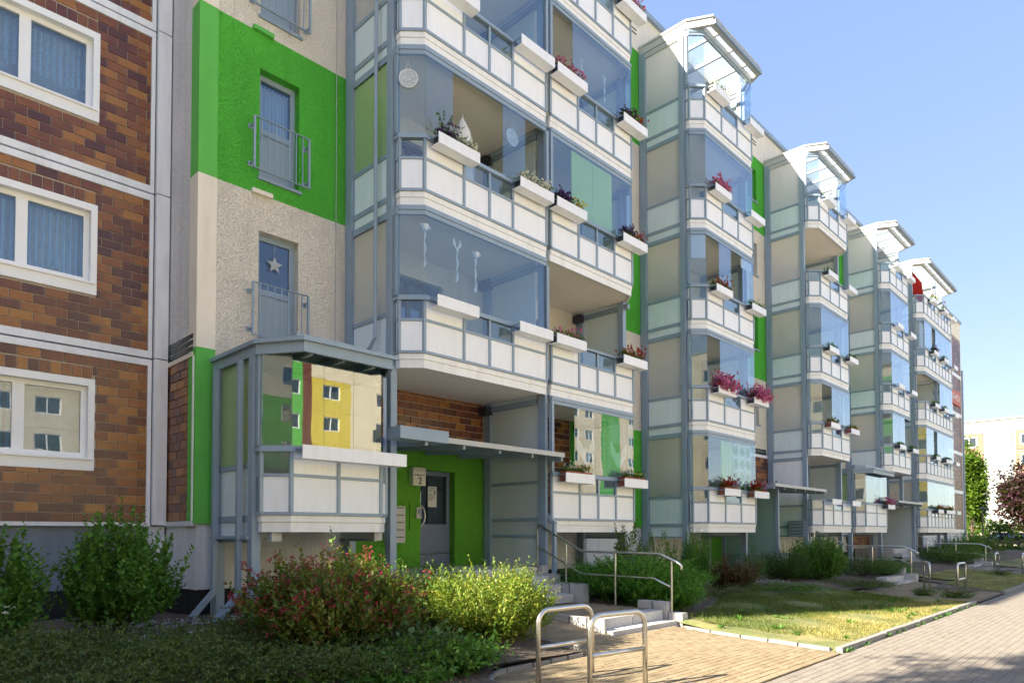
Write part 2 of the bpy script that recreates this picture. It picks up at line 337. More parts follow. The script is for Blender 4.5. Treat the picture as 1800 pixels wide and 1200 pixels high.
def leaves(P, D, L, Wd, fold=.25, N=None):
    """one folded diamond per leaf: P base points, D directions"""
    n = len(P); D = nrm(D)
    up = rng.normal(size=(n, 3))*.55+np.array([0, 0, 1.]) if N is None else N
    sd = nrm(np.cross(D, up)); nm = np.cross(sd, D)
    L = np.broadcast_to(np.asarray(L, float), (n,))[:, None]; Wd = np.broadcast_to(np.asarray(Wd, float), (n,))[:, None]
    mid = P+D*L*.45; l = mid+sd*Wd+nm*Wd*fold; r = mid-sd*Wd+nm*Wd*fold; t = P+D*L-nm*L*.12
    V = np.stack([P, r, t, l], 1).reshape(-1, 3)
    return V, np.arange(4*n).reshape(-1, 4)
def cat_np(parts):
    Vs, Fs, o = [], [], 0
    for V, Fq in parts: Vs.append(V); Fs.append(Fq+o); o += len(V)
    return np.concatenate(Vs), np.concatenate(Fs)

# ------------------------------------------------------------------ ground
def hf(x, y):
    t = min(1, max(0, (y-4)/5)); return .05+.28*t*t*(3-2*t)
g = MB(); g.quad((-300, -300, -.06), (500, -300, -.06), (500, 400, -.06), (-300, 400, -.06)); struct('ground', g, M['farturf'])
g = MB(); g.quad((-60, -33.8, -.03), (110, -33.8, -.03), (110, -6, -.03), (-60, -6, -.03)); struct('bounce_ground', g, plain('pale_bounce_surface', (.56, .52, .46), .9, .1, .6, bump=.2, bs=30))  # unseen pale ground, added to bounce sunlight onto the shaded facade
g = MB()
g.quad((-25, -6, .008), (140, -6, .008), (140, 3.22, .008), (-25, 3.22, .008)); street = struct('street', g, M['sbed'])
# planting beds and lawn on one gently rising sheet, left open where the path, ramp and steps lie
PATHS = [(4.95, 9.63, 3.2, 5.5), (7.0, 10.46, 3.2, 9.6), (18.4, 22.0, 3.2, 6.0), (21.0, 25.7, 5.0, 9.6), (32.6, 34.4, 3.2, 6.), (33.5, 37.7, 5., 9.6)]
def inpath(x, y): return any(a < x < b and c < y < d for a, b, c, d in PATHS)
def sheet(x0, x1, y0, y1, st, zoff, test):
    b = MB(); nx, ny = int((x1-x0)/st), int((y1-y0)/st); ids = {}
    def vid(i, j):
        if (i, j) not in ids:
            x, y = x0+i*st, y0+j*st; ids[i, j] = len(b.v)
            b.v.append((x, y, hf(x, y)+zoff+.025*math.sin(x*2.1+y)*math.sin(y*2.7-x*.7)*(1 if y > 4 else .2)))
        return ids[i, j]
    for i in range(nx):
        for j in range(ny):
            if test(x0+(i+.5)*st, y0+(j+.5)*st): b.f.append((vid(i, j), vid(i+1, j), vid(i+1, j+1), vid(i, j+1)))
    return b
LAWN = lambda x, y: (9.9 < x < 18.4 and 3.25 < y < 6.6+.4*math.sin(x)) or (25.2 < x < 32.6 and 3.25 < y < 6.2) or x > 37.5 and y < 6.3 or (22 < x < 25 and y < 5 and y < 3.3+(x-22)*.8)
g = MB(); g.quad((-25, 3.21, -.004), (70, 3.21, -.004), (70, 12.3, -.004), (-25, 12.3, -.004)); struct('soil_base', g, M['soil'])
struct('planting_bed', sheet(-8, 64, 3.3, 12.3, .25, 0, lambda x, y: not inpath(x, y) and not LAWN(x, y)), M['soil'], True)
lawn = sheet(10.5, 64, 3.3, 7.3, .25, .01, lambda x, y: not inpath(x, y) and LAWN(x, y))
nv = 14
for j in range(nv+1):
    y = 3.31+(6.8-3.31)*j/nv
    xl = 9.62+(min(y, 6.)-3.27)*.232
    for i in range(9):
        x = xl+(11.0-xl)*i/8; lawn.v.append((x, y, hf(x, y)+(.012+.01*math.sin(x*7)*math.sin(y*6) if i else -.03)))
o_ = len(lawn.v)-(nv+1)*9
lawn.f += [(o_+j*9+i, o_+j*9+i+1, o_+(j+1)*9+i+1, o_+(j+1)*9+i) for j in range(nv) for i in range(8)]
struct('lawn_ground', lawn, M['turf'], True)
struct('verge', MB().add([(-8, -6, .004), (4.2, 2.2, .03), (4.9, 3.3, .03), (4.9, 5.35, .06), (2.3, 7.0, .12), (-8, 7.0, .12)], [(0, 1, 2, 3, 4, 5)]), M['turf'])

def pavers(name, parent, region, zf, mat, mat_i, pw=.2, pd=.1, limit=300, h=.05):
    """running-bond pavers; the nearest `limit` are objects, the rest one field"""
    x0, x1, y0, y1, test = region; L = []
    ny = int((y1-y0)/pd)
    for j in range(ny):
        y = y0+(j+.5)*pd; x = x0+(pw/2 if j % 2 else 0)
        while x < x1:
            if test(x+pw/2, y): L.append((x+pw/2, y))
            x += pw
    def vis(c):
        d = Vector((c[0], c[1], 0))-EYE; z = d.dot(Fv)
        if z < .5: return 1e6
        u, v = d.dot(Rv)/z, (903.6-1193.8*d.dot(Uv)/z)
        return z+(0 if abs(u) < .77 and v < 1215 else 1000)
    L.sort(key=vis); jit = random.Random(3)
    for cx, cy_ in L[:limit]:
        o = piece(name, (cx, cy_, zf(cx, cy_)-h/2+jit.uniform(-.002, .001)), pw-.0045, pd-.0045, h, mat, parent, jit.uniform(-.012, .012), .003, 'z')
        dz = zf(cx, cy_+.05)-zf(cx, cy_-.05)
        if abs(dz) > .001: o.rotation_euler.x = math.atan2(dz, .1)
    b = MB()
    for cx, cy_ in L[limit:]:
        a, c = pw/2-.00225, pd/2-.00225; k = .004; dz = jit.uniform(-.0015, .001); z0, z1 = zf(cx, cy_-c)+dz, zf(cx, cy_+c)+dz
        b.add([(cx-a, cy_-c, z0-.003), (cx+a, cy_-c, z0-.003), (cx+a, cy_+c, z1-.003), (cx-a, cy_+c, z1-.003), (cx-a+k, cy_-c+k, z0), (cx+a-k, cy_-c+k, z0), (cx+a-k, cy_+c-k, z1), (cx-a+k, cy_+c-k, z1)],
              [(4, 5, 6, 7), (0, 1, 5, 4), (1, 2, 6, 5), (2, 3, 7, 6), (3, 0, 4, 7)])
    if b.f:
        o = struct(name+'_field', b, mat_i, parent=parent); o['kind'] = 'stuff'
def curve_x(y): return float(np.interp(y, [4.4, 4.6, 4.95, 5.28, 5.48, 5.57], [4.85, 4.86, 4.92, 5.06, 5.3, 5.6]))
struct('bed_edge', sheet(4.3, 7.05, 3.3, 6.3, .05, -.02, lambda x, y: not (x > curve_x(y) and y < 5.57)), M['soil'], True)
def ramp_z(x, y): return .03 if y < 5.6 else min(.31, .03+(y-5.6)*.14)
path = struct('path', MB().add([(4.9, 3.2, .025), (9.62, 3.2, .025), (10.28, 6.1, .025), (7.0, 6.1, .025), (7.0, 5.5, .025), (5.3, 5.5, .025), (4.95, 5.2, .025)], [tuple(range(7))])
     .add([(7.0, 5.6, .0), (8.4, 5.6, .0), (8.4, 7.6, .28), (7.0, 7.6, .28)], [(0, 1, 2, 3)]).add([(7., 7.6, .28), (8.4, 7.6, .28), (8.4, 9.3, .28), (7., 9.3, .28)], [(0, 1, 2, 3)])
     .add([(8.4, 6.5, .27), (10.3, 6.5, .27), (10.3, 8.4, .27), (8.4, 8.4, .27)], [(0, 1, 2, 3)]), M['bed'])
def in_path1(x, y):
    if y < 5.52: return x < 9.6+(y-3.25)*.23-.1 and (x > 5.05 if y < 5.2 else x > 5.05+(y-5.2)*1.2)
    if y < 6.03: return 7.08 < x < 9.6+(y-3.25)*.23-.1
    if y < 6.64: return 7.08 < x < 8.36
    return 7.08 < x < 10.25 and y < 8.28
def path_z(x, y):
    if y > 6.6 and x > 8.4: return .31
    return ramp_z(x, y)
pavers('paver', path, (4.95, 10.3, 3.205, 8.3, in_path1), path_z, M['paver'], M['paver_i'])
pavers('street_paver', street, (4.6, 24, -1.2, 3.2, lambda x, y: x > 4+1.2*abs(y-2) and x < 24), lambda x, y: .012, M['spaver'], M['spaver_i'], limit=300, h=.04)
# the farther path fields, coarse
p2 = struct('path', MB().add([(18.5, 3.26, .03), (22, 3.26, .03), (25.3, 6, .03), (25.3, 6.6, .03), (22.2, 6.6, .03), (18.6, 5.6, .03)], [(0, 1, 2, 3, 4, 5)]), M['spaver_i'])
def in2(x, y): return 18.55 < x and y < 6.5 and y > 3.3 and x < 22+(y-3.26)*1.2 and y < 5.6+(x-18.6)*.27 and not (y > 6 and x < 22.2)
pavers('paver', p2, (18.4, 25.4, 3.3, 6.5, in2), lambda x, y: .045, M['paver'], M['paver_i'], limit=0)
p3 = struct('path', MB().add([(31.5, 3.26, .03), (34.4, 3.26, .03), (37.4, 6.2, .03), (37.4, 6.8, .15), (33.4, 6.8, .15), (31.5, 5.6, .03)], [(0, 1, 2, 3, 4, 5)]), M['spaver_i'])
def in3(x, y): return x < 34.4+(y-3.26)*1.02 and y < 6.8 and y < 5.6+(x-31.5)*.63
struct('bed_fill', sheet(18.2, 38, 3.3, 9.7, .2, -.015, lambda x, y: inpath(x, y) and not (in2(x, y) if x < 27 else in3(x, y))), M['soil'], True)
# kerb stones: along the street, up the path edge, round the bed
kerb = struct('kerb', MB().box(9.66, 18.4, 3.29, 3.31, -.1, .02), M['kerb'])
def kerb_run(pts, w, zt, step, zb=-.12, name='kerb_stone'):
    seg = []
    for a, b in zip(pts, pts[1:]):
        n = max(1, round(math.dist(a, b)/step))
        for i in range(n): seg.append(([a[k]+(b[k]-a[k])*i/n for k in (0, 1)], [a[k]+(b[k]-a[k])*(i+1)/n for k in (0, 1)]))
    for a, b in seg:
        l = math.dist(a, b); c = ((a[0]+b[0])/2, (a[1]+b[1])/2)
        piece(name, (*c, (zt+zb)/2+random.uniform(-.006, .006)), l-.012, w, zt-zb, M['kerb'], kerb, math.atan2(b[1]-a[1], b[0]-a[0]), .008, 'z')
kerb_run([(9.68, 3.27), (18.45, 3.27)], .1, .085, .98)
kerb_run([(22.0, 3.27), (31.4, 3.27)], .1, .085, .98); kerb_run([(34.5, 3.27), (46, 3.27)], .1, .085, .98)
kerb_run([(9.66, 3.36), (9.95, 4.78), (10.27, 5.95)], .07, .075, .5)
kerb_run([(4.86, 4.6), (4.92, 4.95), (5.06, 5.28), (5.3, 5.48), (5.6, 5.57), (6.06, 5.58), (7.02, 5.56)], .08, .075, .33)
kerb_run([(7.03, 5.6), (7.03, 7.9)], .07, .17, .5); kerb_run([(22.1, 3.36), (25.4, 5.9)], .07, .05, .7)

# ------------------------------------------------------------------ walls
L = [1.79+2.8*k for k in range(6)]; ROOF = 17.05; YM = 11.0; YB = 12.25
def panel_rects(u0, u1, z0, z1, holes):
    us = sorted({u0, u1, *[h[0] for h in holes], *[h[1] for h in holes]}); out = []
    us = [u for u in us if u0 <= u <= u1]
    for a, b in zip(us, us[1:]):
        m = (a+b)/2; cuts = sorted((max(z0, h[2]), min(z1, h[3])) for h in holes if h[0] < m < h[1] and h[3] > z0 and h[2] < z1); z = z0
        for c0, c1 in cuts:
            if c0 > z: out.append((a, b, z, c0))
            z = max(z, c1)
        if z < z1: out.append((a, b, z, z1))
    return out
def wall(name, parent, mat, x0, x1, z0, z1, holes=(), y=YM, t=.3, label=None):
    b = MB()
    for a, c, z, w in panel_rects(x0, x1, z0, z1, list(holes)): b.box(a, c, y, y+t, z, w)
    return part(name, b, mat, parent, label)
def brick_cells(u0, u1, z0, z1, holes=(), pu=.30, pz=.143, soldier=None, phase=0.):
    out = []; rows = int(round((z1-z0)/pz)); pz = (z1-z0)/rows
    for r in range(rows):
        za, zb = z0+r*pz, z0+(r+1)*pz; zm = (za+zb)/2
        u = u0-((r % 2)*.5+phase)*pu
        while u < u1:
            a, b = max(u, u0), min(u+pu, u1); u += pu
            segs = [(a, b)]
            for h in holes:
                if h[2] < zm < h[3]:
                    ns = []
                    for p, q in segs:
                        if q <= h[0] or p >= h[1]: ns.append((p, q)); continue
                        if p < h[0]: ns.append((p, h[0]))
                        if q > h[1]: ns.append((h[1], q))
                    segs = ns
            for p, q in segs:
                if q-p > .035: out.append((p, q, za, zb))
    if soldier:
        for (a, b, za, zb) in soldier:
            n = int(round((b-a)/pz)); w = (b-a)/n
            out += [(a+i*w, a+(i+1)*w, za, zb) for i in range(n)]
    return out
def lay_bricks(cells, parent, plane, axis, limit, mat, mat_i, name='brick', key=None, j=.012):
    cells = sorted(cells, key=key or (lambda c: 0)); q = lambda v: round(v/.01)*.01; jr = random.Random(5)
    for (a, b, za, zb) in cells[:limit]:
        w, h = max(.02, q(b-a-j)), max(.02, round(zb-za-j, 3)); c = (a+b)/2, (za+zb)/2; o = jr.uniform(-.0015, .0015)
        if axis == 'x': piece(name, (c[0], plane+.006+o, c[1]), w, .022, h, mat, parent, 0, .003, 'y')
        else: piece(name, (plane+.006+o, c[0], c[1]), .022, w, h, mat, parent, 0, .003, 'x')
    b = MB()
    for (a, e, za, zb) in cells[limit:]:
        g = j/2
        if axis == 'x': b.box(a+g, e-g, plane-.004, plane+.018, za+g, zb-g)
        else: b.box(plane-.004, plane+.018, a+g, e-g, za+g, zb-g)
    if b.f:
        o = part(name+'_field', b, mat_i, parent); o['kind'] = 'stuff'

# ---- left section: tiled building with white window surrounds
BL = thing('tiled_apartment_building', 'brown glazed tile apartment building with white trimmed windows at left edge', 'building', (0, 12.6, 0))
XE = 3.84; WX0, WX1 = .93, 3.07
b = MB(); b.box(-6.2, 4.15, YB+.3, YB+10, .3, ROOF-.02); part('building_body', b, M['mortar'], BL)
cells = []; holes_all = []
for k in range(6):
    zb = L[k]+.10 if k else L[0]+.03; zt = (L[k]+2.8-.15) if k < 5 else ROOF-.1
    holes = [] if k == 5 else [(WX0, WX1, L[k]+.84, L[k]+2.29), (-3.6, -1.5, L[k]+.84, L[k]+2.29)]
    wall('wall_panel', BL, M['mortar'], -6.2, XE, zb, zt, holes, YB+.012, .3)
    sol = (WX0-.3, WX1-.03, L[k]+2.30, L[k]+2.49)
    hs = holes+([(sol[0], sol[1], sol[2]-.2, sol[3])] if k < 5 else [])
    cells += brick_cells(-6.2, XE, zb, zt, hs, soldier=[sol] if k < 5 else None, phase=(k*.37) % 1)
def seen_key(c):
    d = Vector(((c[0]+c[1])/2, YB, (c[2]+c[3])/2))-EYE; z = d.dot(Fv); u = 900+1193.8*d.dot(Rv)/z; v = 903.6-1193.8*d.dot(Uv)/z
    return (0 if u > -18 and -12 < v < 1000 else 1000)+abs(u)*.01
lay_bricks(cells, BL, YB, 'x', 300, M['brick'], M['brick_i'], key=seen_key)
for k in range(6):       # white storey bands either side of a dark joint
    z = L[k]
    if k:
        b = MB().box(-6.2, 3.9, YB-.03, YB+.2, z-.15, z-.045); part('storey_band', b, M['concrete'], BL)
        b = MB().box(-6.2, 3.9, YB-.03, YB+.2, z-.015, z+.10); part('storey_band', b, M['concrete'], BL)
    else: part('storey_band', MB().box(-6.2, 3.9, YB-.04, YB+.2, z-.03, z+.03), M['concrete'], BL)
    zt = L[k+1] if k < 5 else ROOF
    part('edge_strip', MB().box(3.84, 3.9, YB-.029, YB+.2, z+.1 if k else z+.03, zt-.15), M['concrete'], BL)
    part('corner_strip', MB().box(3.925, 4.135, YB-.09, YB+.2, z-.01, zt-.03), M['concrete'], BL)
part('joint', MB().box(3.9, 4.15, YB+.02, YB+.3, L[0], ROOF-.03), M['joint'], BL)
part('plinth', MB().box(-6.2, 3.87, YB+.06, YB+.4, .76, L[0]-.03), M['plinthb'], BL)
part('plinth', MB().box(3.87, 4.15, YB+.02, YB+.4, .76, L[0]-.03), M['plinth'], BL)
part('base', MB().box(-6.2, 4.15, YB+.08, YB+.4, .0, .76), M['black'], BL)
part('roof_edge', MB().box(-6.25, 4.2, YB-.1, YB+.4, ROOF-.02, ROOF+.12), M['frame'], BL)
def window(parent, x0, x1, z0, z1, y, mf, split=.5, surround=True, name='window', depth=.1, room=True):
    """white double sash; z0..z1 outer size of the surround"""
    s = .09 if surround else 0
    b = MB()
    if surround:
        for r in panel_rects(x0, x1, z0, z1, [(x0+s, x1-s, z0+.2, z1-.11)]): b.box(r[0], r[1], y-.025, y+.12, r[2], r[3])
    else: b.box(x0, x0+.01, y+.1, y+.12, z0, z1)
    w = part(name, b, mf, parent)
    a, c, e, f = (x0+s, x1-s, z0+.2, z1-.11) if surround else (x0, x1, z0, z1)
    fr = MB(); xm = a+(c-a)*split; yy = y+depth
    for (p, q) in ((a, xm), (xm, c)) if split else ((a, c),):
        for r in panel_rects(p, q, e, f, [(p+.075, q-.075, e+.08, f-.075)]): fr.box(r[0], r[1], yy, yy+.06, r[2], r[3])
    part('window_frame', fr, mf, w)
    for (p, q) in ((a, xm), (xm, c)) if split else ((a, c),):
        piece('pane', ((p+q)/2, yy+.035, (e+f)/2), q-p-.14, .006, f-e-.14, M['wglass'], w)
    if surround: part('sill', MB().box(x0+.03, x1-.03, y-.06, y+.1, e-.035, e-.003), mf, w)
    if room:
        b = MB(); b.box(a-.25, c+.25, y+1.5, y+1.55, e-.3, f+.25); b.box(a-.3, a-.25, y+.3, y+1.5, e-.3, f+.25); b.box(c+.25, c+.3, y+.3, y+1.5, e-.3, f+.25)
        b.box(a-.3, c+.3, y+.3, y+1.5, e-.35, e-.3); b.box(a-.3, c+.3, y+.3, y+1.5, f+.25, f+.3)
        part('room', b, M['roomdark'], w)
    return w
for k in range(5): window(BL, WX0, WX1, L[k]+.84, L[k]+2.29, YB, M['winwhite'], .548)
def curtain(x0, x1, z0, z1, y, mat, label, wave=.03, n=60, scallop=0., name='lace_curtain', folds=9, dip=0.):
    m = 14; V = []; 
    for i in range(n+1):
        u = i/n; x = x0+(x1-x0)*u; yy = y+wave*math.sin(u*folds*2*math.pi+.6*math.sin(u*7))
        zb = z0+scallop*abs(math.sin(u*folds*math.pi))+dip*math.exp(-((u-.45)/.3)**2)
        for jn in range(m+1): V.append((x, yy*(1) if jn else yy, z1+(zb-z1)*jn/m))
    Fq = [(i*(m+1)+jn, (i+1)*(m+1)+jn, (i+1)*(m+1)+jn+1, i*(m+1)+jn+1) for i in range(n) for jn in range(m)]
    c = ((x0+x1)/2, y, z0)
    o = link(name, MB().add(V, Fq).mesh(name, mat, c, True), None, c); return tag(o, label, 'curtain')
curtain(1.0, 2.04, L[2]+1.36, L[2]+2.1, YB+.3, M['lace'], 'short scalloped lace curtain in left sash of the top tiled window', .02, 60, .06)
curtain(2.19, 2.96, L[2]+1.38, L[2]+2.1, YB+.3, M['lace'], 'short scalloped lace curtain in right sash of the top tiled window', .02, 60, .06, dip=-.06)
curtain(1.0, 2.04, L[1]+.95, L[1]+2.1, YB+.3, M['net'], 'long pleated net curtain in left sash of the middle tiled window', .035)
curtain(2.17, 2.96, L[1]+.95, L[1]+2.1, YB+.3, M['net'], 'long pleated net curtain in right sash of the middle tiled window', .035, dip=.3)
curtain(1.0, 2.04, L[0]+.95, L[0]+2.1, YB+.3, M['net'], 'net curtain hanging in left sash of the lowest tiled window', .035)

# ---- rendered section
BM = thing('rendered_apartment_building', 'long beige and green rendered apartment building behind the balcony towers', 'building', (30, 11.4, 0))
XM0, XM1 = 4.15, 58.85
part('building_body', MB().box(XM0+.3, XM1, YM+1.6, YM+12, .2, ROOF-.05), M['plinth'], BM)
col_of = lambda k: 'green' if k in (2, 4) else 'beige'
fw = [(5.16, 5.89, L[k]+.3, L[k]+2.18) for k in range(1, 5)]
DOORS = {}     # balcony doors cut into the wall behind the towers: (x0,x1)
door_x = {'a': (7.6, 9.2), 'b': (10.9, 12.5), 'c': (17.4, 19.2), 'd': (26.1, 27.9), 'e': (34.7, 36.5), 'f': (40.7, 42.2), 'g': (43.6, 45.2)}
for k in range(5):
    c = col_of(k)
    if k == 0:
        segs = [(4.45, 6.89, 'beige'), (13.45, 16.73, 'green'), (16.73, 20.3, 'beige'), (28.6, 33.97, 'beige')]
    else:
        segs = [(4.45, 6.92, c), (6.92, 13.75, 'beige'), (13.75, 16.75, c), (16.75, 20.3, 'beige'), (20.3, 25.27, c), (25.27, 28.8, 'beige'), (28.8, 33.97, c), (33.97, 37.2, 'beige'), (37.2, 39.8, c), (39.8, 47, 'beige')]
    holes = ([fw[k-1]] if k else [])
    for key, (a, b_) in door_x.items():
        if k or key == 'c': holes.append((a, b_, L[k]+.1, L[k]+2.25))
    if k: holes += [(23.82, 24.55, L[k]+1.08, L[k]+2.3), (30.5, 31.3, L[k]+1.08, L[k]+2.3)]
    for a, b_, cc in segs: wall('wall_panel', BM, M[cc], a, b_, L[k], L[k]+2.8, [h for h in holes if h[0] >= a and h[1] <= b_])
    cs = 'green_s' if k in (0, 2, 4) else 'beige_s'
    part('corner_strip', MB().box(4.15, 4.45, YM-.012, YM+.3, L[k]+.002, L[k]+2.8), M[cs], BM)
    # return wall facing left
    b = MB().box(4.16, 4.46, YM+.3, YB+.35, L[k]+(.0 if k else 2.55), L[k]+2.8)
    part('return_wall', b, M['greyrender' if k else 'joint'], BM, 'grey white return wall of the corner' if k else None)
# ground-floor return: tiles under a white frame and a dark tile band
part('return_panel', MB().box(4.175, 4.45, YM+.3, YB+.3, L[0], L[0]+2.55), M['mortar'], BM)
cells = brick_cells(YM+.10, YB-.02, L[0]+.05, L[0]+2.66, (), phase=.2)
cells_ret = [(max(c[0], YM+.1), min(c[1], YB-.02), c[2], c[3]) for c in cells]
part('return_panel_core', MB().box(4.165, 4.44, YM+.1, YM+.31, L[0], L[0]+2.66), M['mortar'], BM)
lay_bricks(cells_ret, BM, 4.16, 'y', 300, M['brick'], M['brick_i'])
part('white_trim', MB().box(4.13, 4.3, YM+.1, YB-.01, L[0]+2.66, L[0]+2.73), M['beige_s'], BM)
part('white_trim', MB().box(4.13, 4.3, YM+.05, YB-.01, L[0]-.03, L[0]+.045), M['plinth'], BM)
part('white_trim', MB().box(4.135, 4.3, YM+.05, YM+.098, L[0]+.05, L[0]+2.66), M['winwhite'], BM)
lay_bricks([(YM+.1+i*.28+(.14 if r else 0)*(1 if i else 0), min(YB-.02, YM+.1+(i+1)*.28+(.14 if r else 0)), L[1]-.05+r*.1, L[1]+.045+r*.1) for r in range(3) for i in range(4) if YM+.1+i*.28+(.14 if r else 0) < YB-.1], BM, 4.152, 'y', 300, M['tile_d'], M['tile_d'], 'dark_tile')
part('plinth', MB().box(4.2, 6.88, YM+.04, YM+.4, .75, L[0]).box(10.51, XM1, YM+.04, YM+.4, .75, L[0]), M['plinth'], BM); part('plinth', MB().box(4.18, 4.5, YM+.41, YB+.3, .75, L[0]-.03), M['plinth'], BM)
part('base', MB().box(4.22, XM1, YM+.06, YM+.4, -.1, .75), M['black'], BM); part('base', MB().box(4.21, 4.5, YM+.41, YB+.3, -.1, .75), M['black'], BM)
part('attic', MB().box(4.15, XM1, YM+.0, YM+.4, L[5], ROOF-.02), M['beige_s'], BM)
part('roof_edge', MB().box(4.08, XM1+.1, YM-.1, YM+.5, ROOF-.02, ROOF+.13), M['frame'], BM)
part('return_attic', MB().box(4.16, 4.46, YM+.41, YB+.3, L[5], ROOF-.03), M['plinth'], BM)
for x in list(np.arange(14.4, 16.6, .9))+list(np.arange(20.9, 25, 1.1))+list(np.arange(29.3, 33.8, 1.1))+[38, 39, 48, 50, 52]:
    for dz in (0, .12): part('vent_slot', MB().box(x, x+.38, YM-.012, YM+.02, 16.25+dz, 16.28+dz), M['joint'], BM)
# storey joints and expansion ledges
for k in range(2, 5): part('wall_ledge', MB().box(5.02, 5.38, YM-.07, YM, L[k]-.02, L[k]+.05), M[('green_s', 'beige_s', 'green_s')[k-2]] if False else M['beige_s' if k == 2 else 'green_s' if k == 3 else 'beige_s'], BM)
part('lightning_rod', MB().tube([(6.62, YM-.03, L[0]), (6.62, YM-.03, ROOF)], .006, 6), M['alu'], BM)
def french_window(x0, x1, z0, z1, y=YM):
    fr = MB(); yy = y+.16
    for r in panel_rects(x0, x1, z0, z1, [(x0+.09, x1-.09, z0+.95, z1-.09), (x0+.09, x1-.09, z0+.12, z0+.85)]): fr.box(r[0], r[1], yy, yy+.06, r[2], r[3])
    w = part('french_window', fr, M['frame'], BM)
    piece('pane', ((x0+x1)/2, yy+.03, (z0+.95+z1-.09)/2), x1-x0-.17, .006, z1-z0-1.03, M['wglass'], w)
    piece('door_panel', ((x0+x1)/2, yy+.035, z0+.485), x1-x0-.17, .02, .74, M['frame'], w)
    part('sill', MB().box(x0-.03, x1+.04, y-.04, y+.2, z0-.05, z0), M['frame'], w)
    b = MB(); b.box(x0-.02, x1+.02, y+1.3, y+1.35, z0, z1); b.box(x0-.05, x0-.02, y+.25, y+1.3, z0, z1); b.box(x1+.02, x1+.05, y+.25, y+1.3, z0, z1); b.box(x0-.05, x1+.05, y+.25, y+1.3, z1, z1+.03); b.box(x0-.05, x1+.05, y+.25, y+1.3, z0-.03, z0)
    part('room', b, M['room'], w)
    return w
for (x0, x1, z0, z1) in fw:
    french_window(x0, x1, z0, z1)
    rail = MB(); a, c, y = 5.0, 6.0, 10.84
    zb, zt = z0+.04, z0+.92
    fr = MB()
    for p, q in (((a, y, zt), (c, y, zt)), ((a, y, zb), (c, y, zb)), ((a, y, zb), (a, y, zt)), ((c, y, zb), (c, y, zt))): fr.bar(p, q, .035, .012 if p[2] == q[2] else .035, (0, 0, 1))
    r = part('balconet_railing', fr, M['frame'], BM)
    for i in range(1, 8): piece('baluster', (a+(c-a)*i/8, y, (zb+zt)/2), .014, .014, zt-zb-.01, M['frame'], r)
    for x in (a, c):
        for z in (zb+.12, zt-.12): part('wall_bracket', MB().box(x-.012, x+.012, y, YM+.02, z-.012, z+.012).box(x-.04, x+.04, YM-.012, YM+.01, z-.04, z+.04), M['frame'], r)
curtain(5.22, 5.83, L[2]+1.15, L[2]+2.1, YM+.32, M['net'], 'white net curtain behind the third floor balconet window', .03, 40, .03, dip=.12)
curtain(5.22, 5.83, L[3]+1.0, L[3]+2.1, YM+.32, M['net'], 'white net curtain behind the topmost balconet window', .03, 40)
sv = []
for i in range(10):
    a = math.pi/2+i*math.pi/5; r_ = .15 if i % 2 == 0 else .065; sv.append((5.52+r_*math.cos(a), YM+.14, L[1]+1.72+r_*math.sin(a)))
st = MB().add([(x, y, z) for x, y, z in sv]+[(x, y+.008, z) for x, y, z in sv]+[(5.52, YM+.12, L[1]+1.72)], [(i, (i+1) % 10, 20) for i in range(10)]+[(i, (i+1) % 10, 10+(i+1) % 10, 10+i) for i in range(10)])
st.tube([(5.52, YM+.144, L[1]+1.87), (5.52, YM+.144, L[1]+2.1)], .003, 4)
o = link('paper_star', st.mesh('paper_star', M['swallow'], (5.52, YM, L[1]+1.72)), None, (5.52, YM, L[1]+1.72)); tag(o, 'white paper star hanging in the second floor balconet window', 'paper star')
for k in range(1, 5):
    for x0 in (23.82, 30.5): 
        w = window(BM, x0, x0+.73, L[k]+1.08, L[k]+2.3, YM, M['frame'], 0, False, depth=.14); part('sill', MB().box(x0-.04, x0+.78, YM-.05, YM+.15, L[k]+1.03, L[k]+1.08), M['frame'], w)
for key, (a, b_) in door_x.items():
    for k in range(5):
        if k == 0 and key != 'c': continue
        z0, z1 = L[k]+.1, L[k]+2.25; xm = a+.8; fr = MB(); yy = YM+.12
        for r in panel_rects(a, b_, z0, z1, [(a+.09, xm-.05, z0+.1, z1-.09), (xm+.05, b_-.09, z0+.9, z1-.09), (xm+.05, b_-.09, z0, z0+.82)]): fr.box(r[0], r[1], yy, yy+.06, r[2], r[3])
        fr.box(xm+.05, b_, yy-.1, yy+.2, z0, z0+.82)
        w = part('balcony_door', fr, M['dark'] if key in 'ab' else M['frame'], BM)
        piece('pane', ((a+xm)/2, yy+.03, (z0+z1)/2), xm-a-.13, .006, z1-z0-.18, M['wglass'], w); piece('pane', ((xm+b_)/2, yy+.03, (z0+.9+z1-.09)/2), b_-xm-.13, .006, z1-z0-.98, M['wglass'], w)
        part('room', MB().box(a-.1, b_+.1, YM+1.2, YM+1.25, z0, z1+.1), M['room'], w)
# ground floor walls: entrance 1, tiled loggia, tiled wall beside the second tower
DX0, DX1, DZ0, DZ1 = 8.62, 9.55, .95, 2.94
wall('entrance_wall', BM, M['doorgreen'], 6.89, 10.5, .80, 3.42, [(DX0, DX1, .80, DZ1)], YM, .3)
wall('wall_panel', BM, M['mortar'], 6.89, 10.5, 3.42, L[1], [], YM+.012)
part('white_trim', MB().box(7.86, 8.0, YM-.012, YM+.1, 3.43, L[1]), M['beige_s'], BM); part('white_trim', MB().box(10.38, 10.5, YM-.012, YM+.1, 3.43, L[1]), M['beige_s'], BM)
cells = brick_cells(8.0, 10.38, 3.43, L[1]-.02, phase=.3)
wall('wall_panel', BM, M['mortar'], 10.5, 13.45, L[0], L[1], [(10.9, 11.75, 2.0, 4.0)], YM+.012)
cells += brick_cells(10.55, 13.42, L[0]+.05, L[1]-.02, [(10.74, 11.9, 1.8, 4.1)], phase=.1)
b = MB()
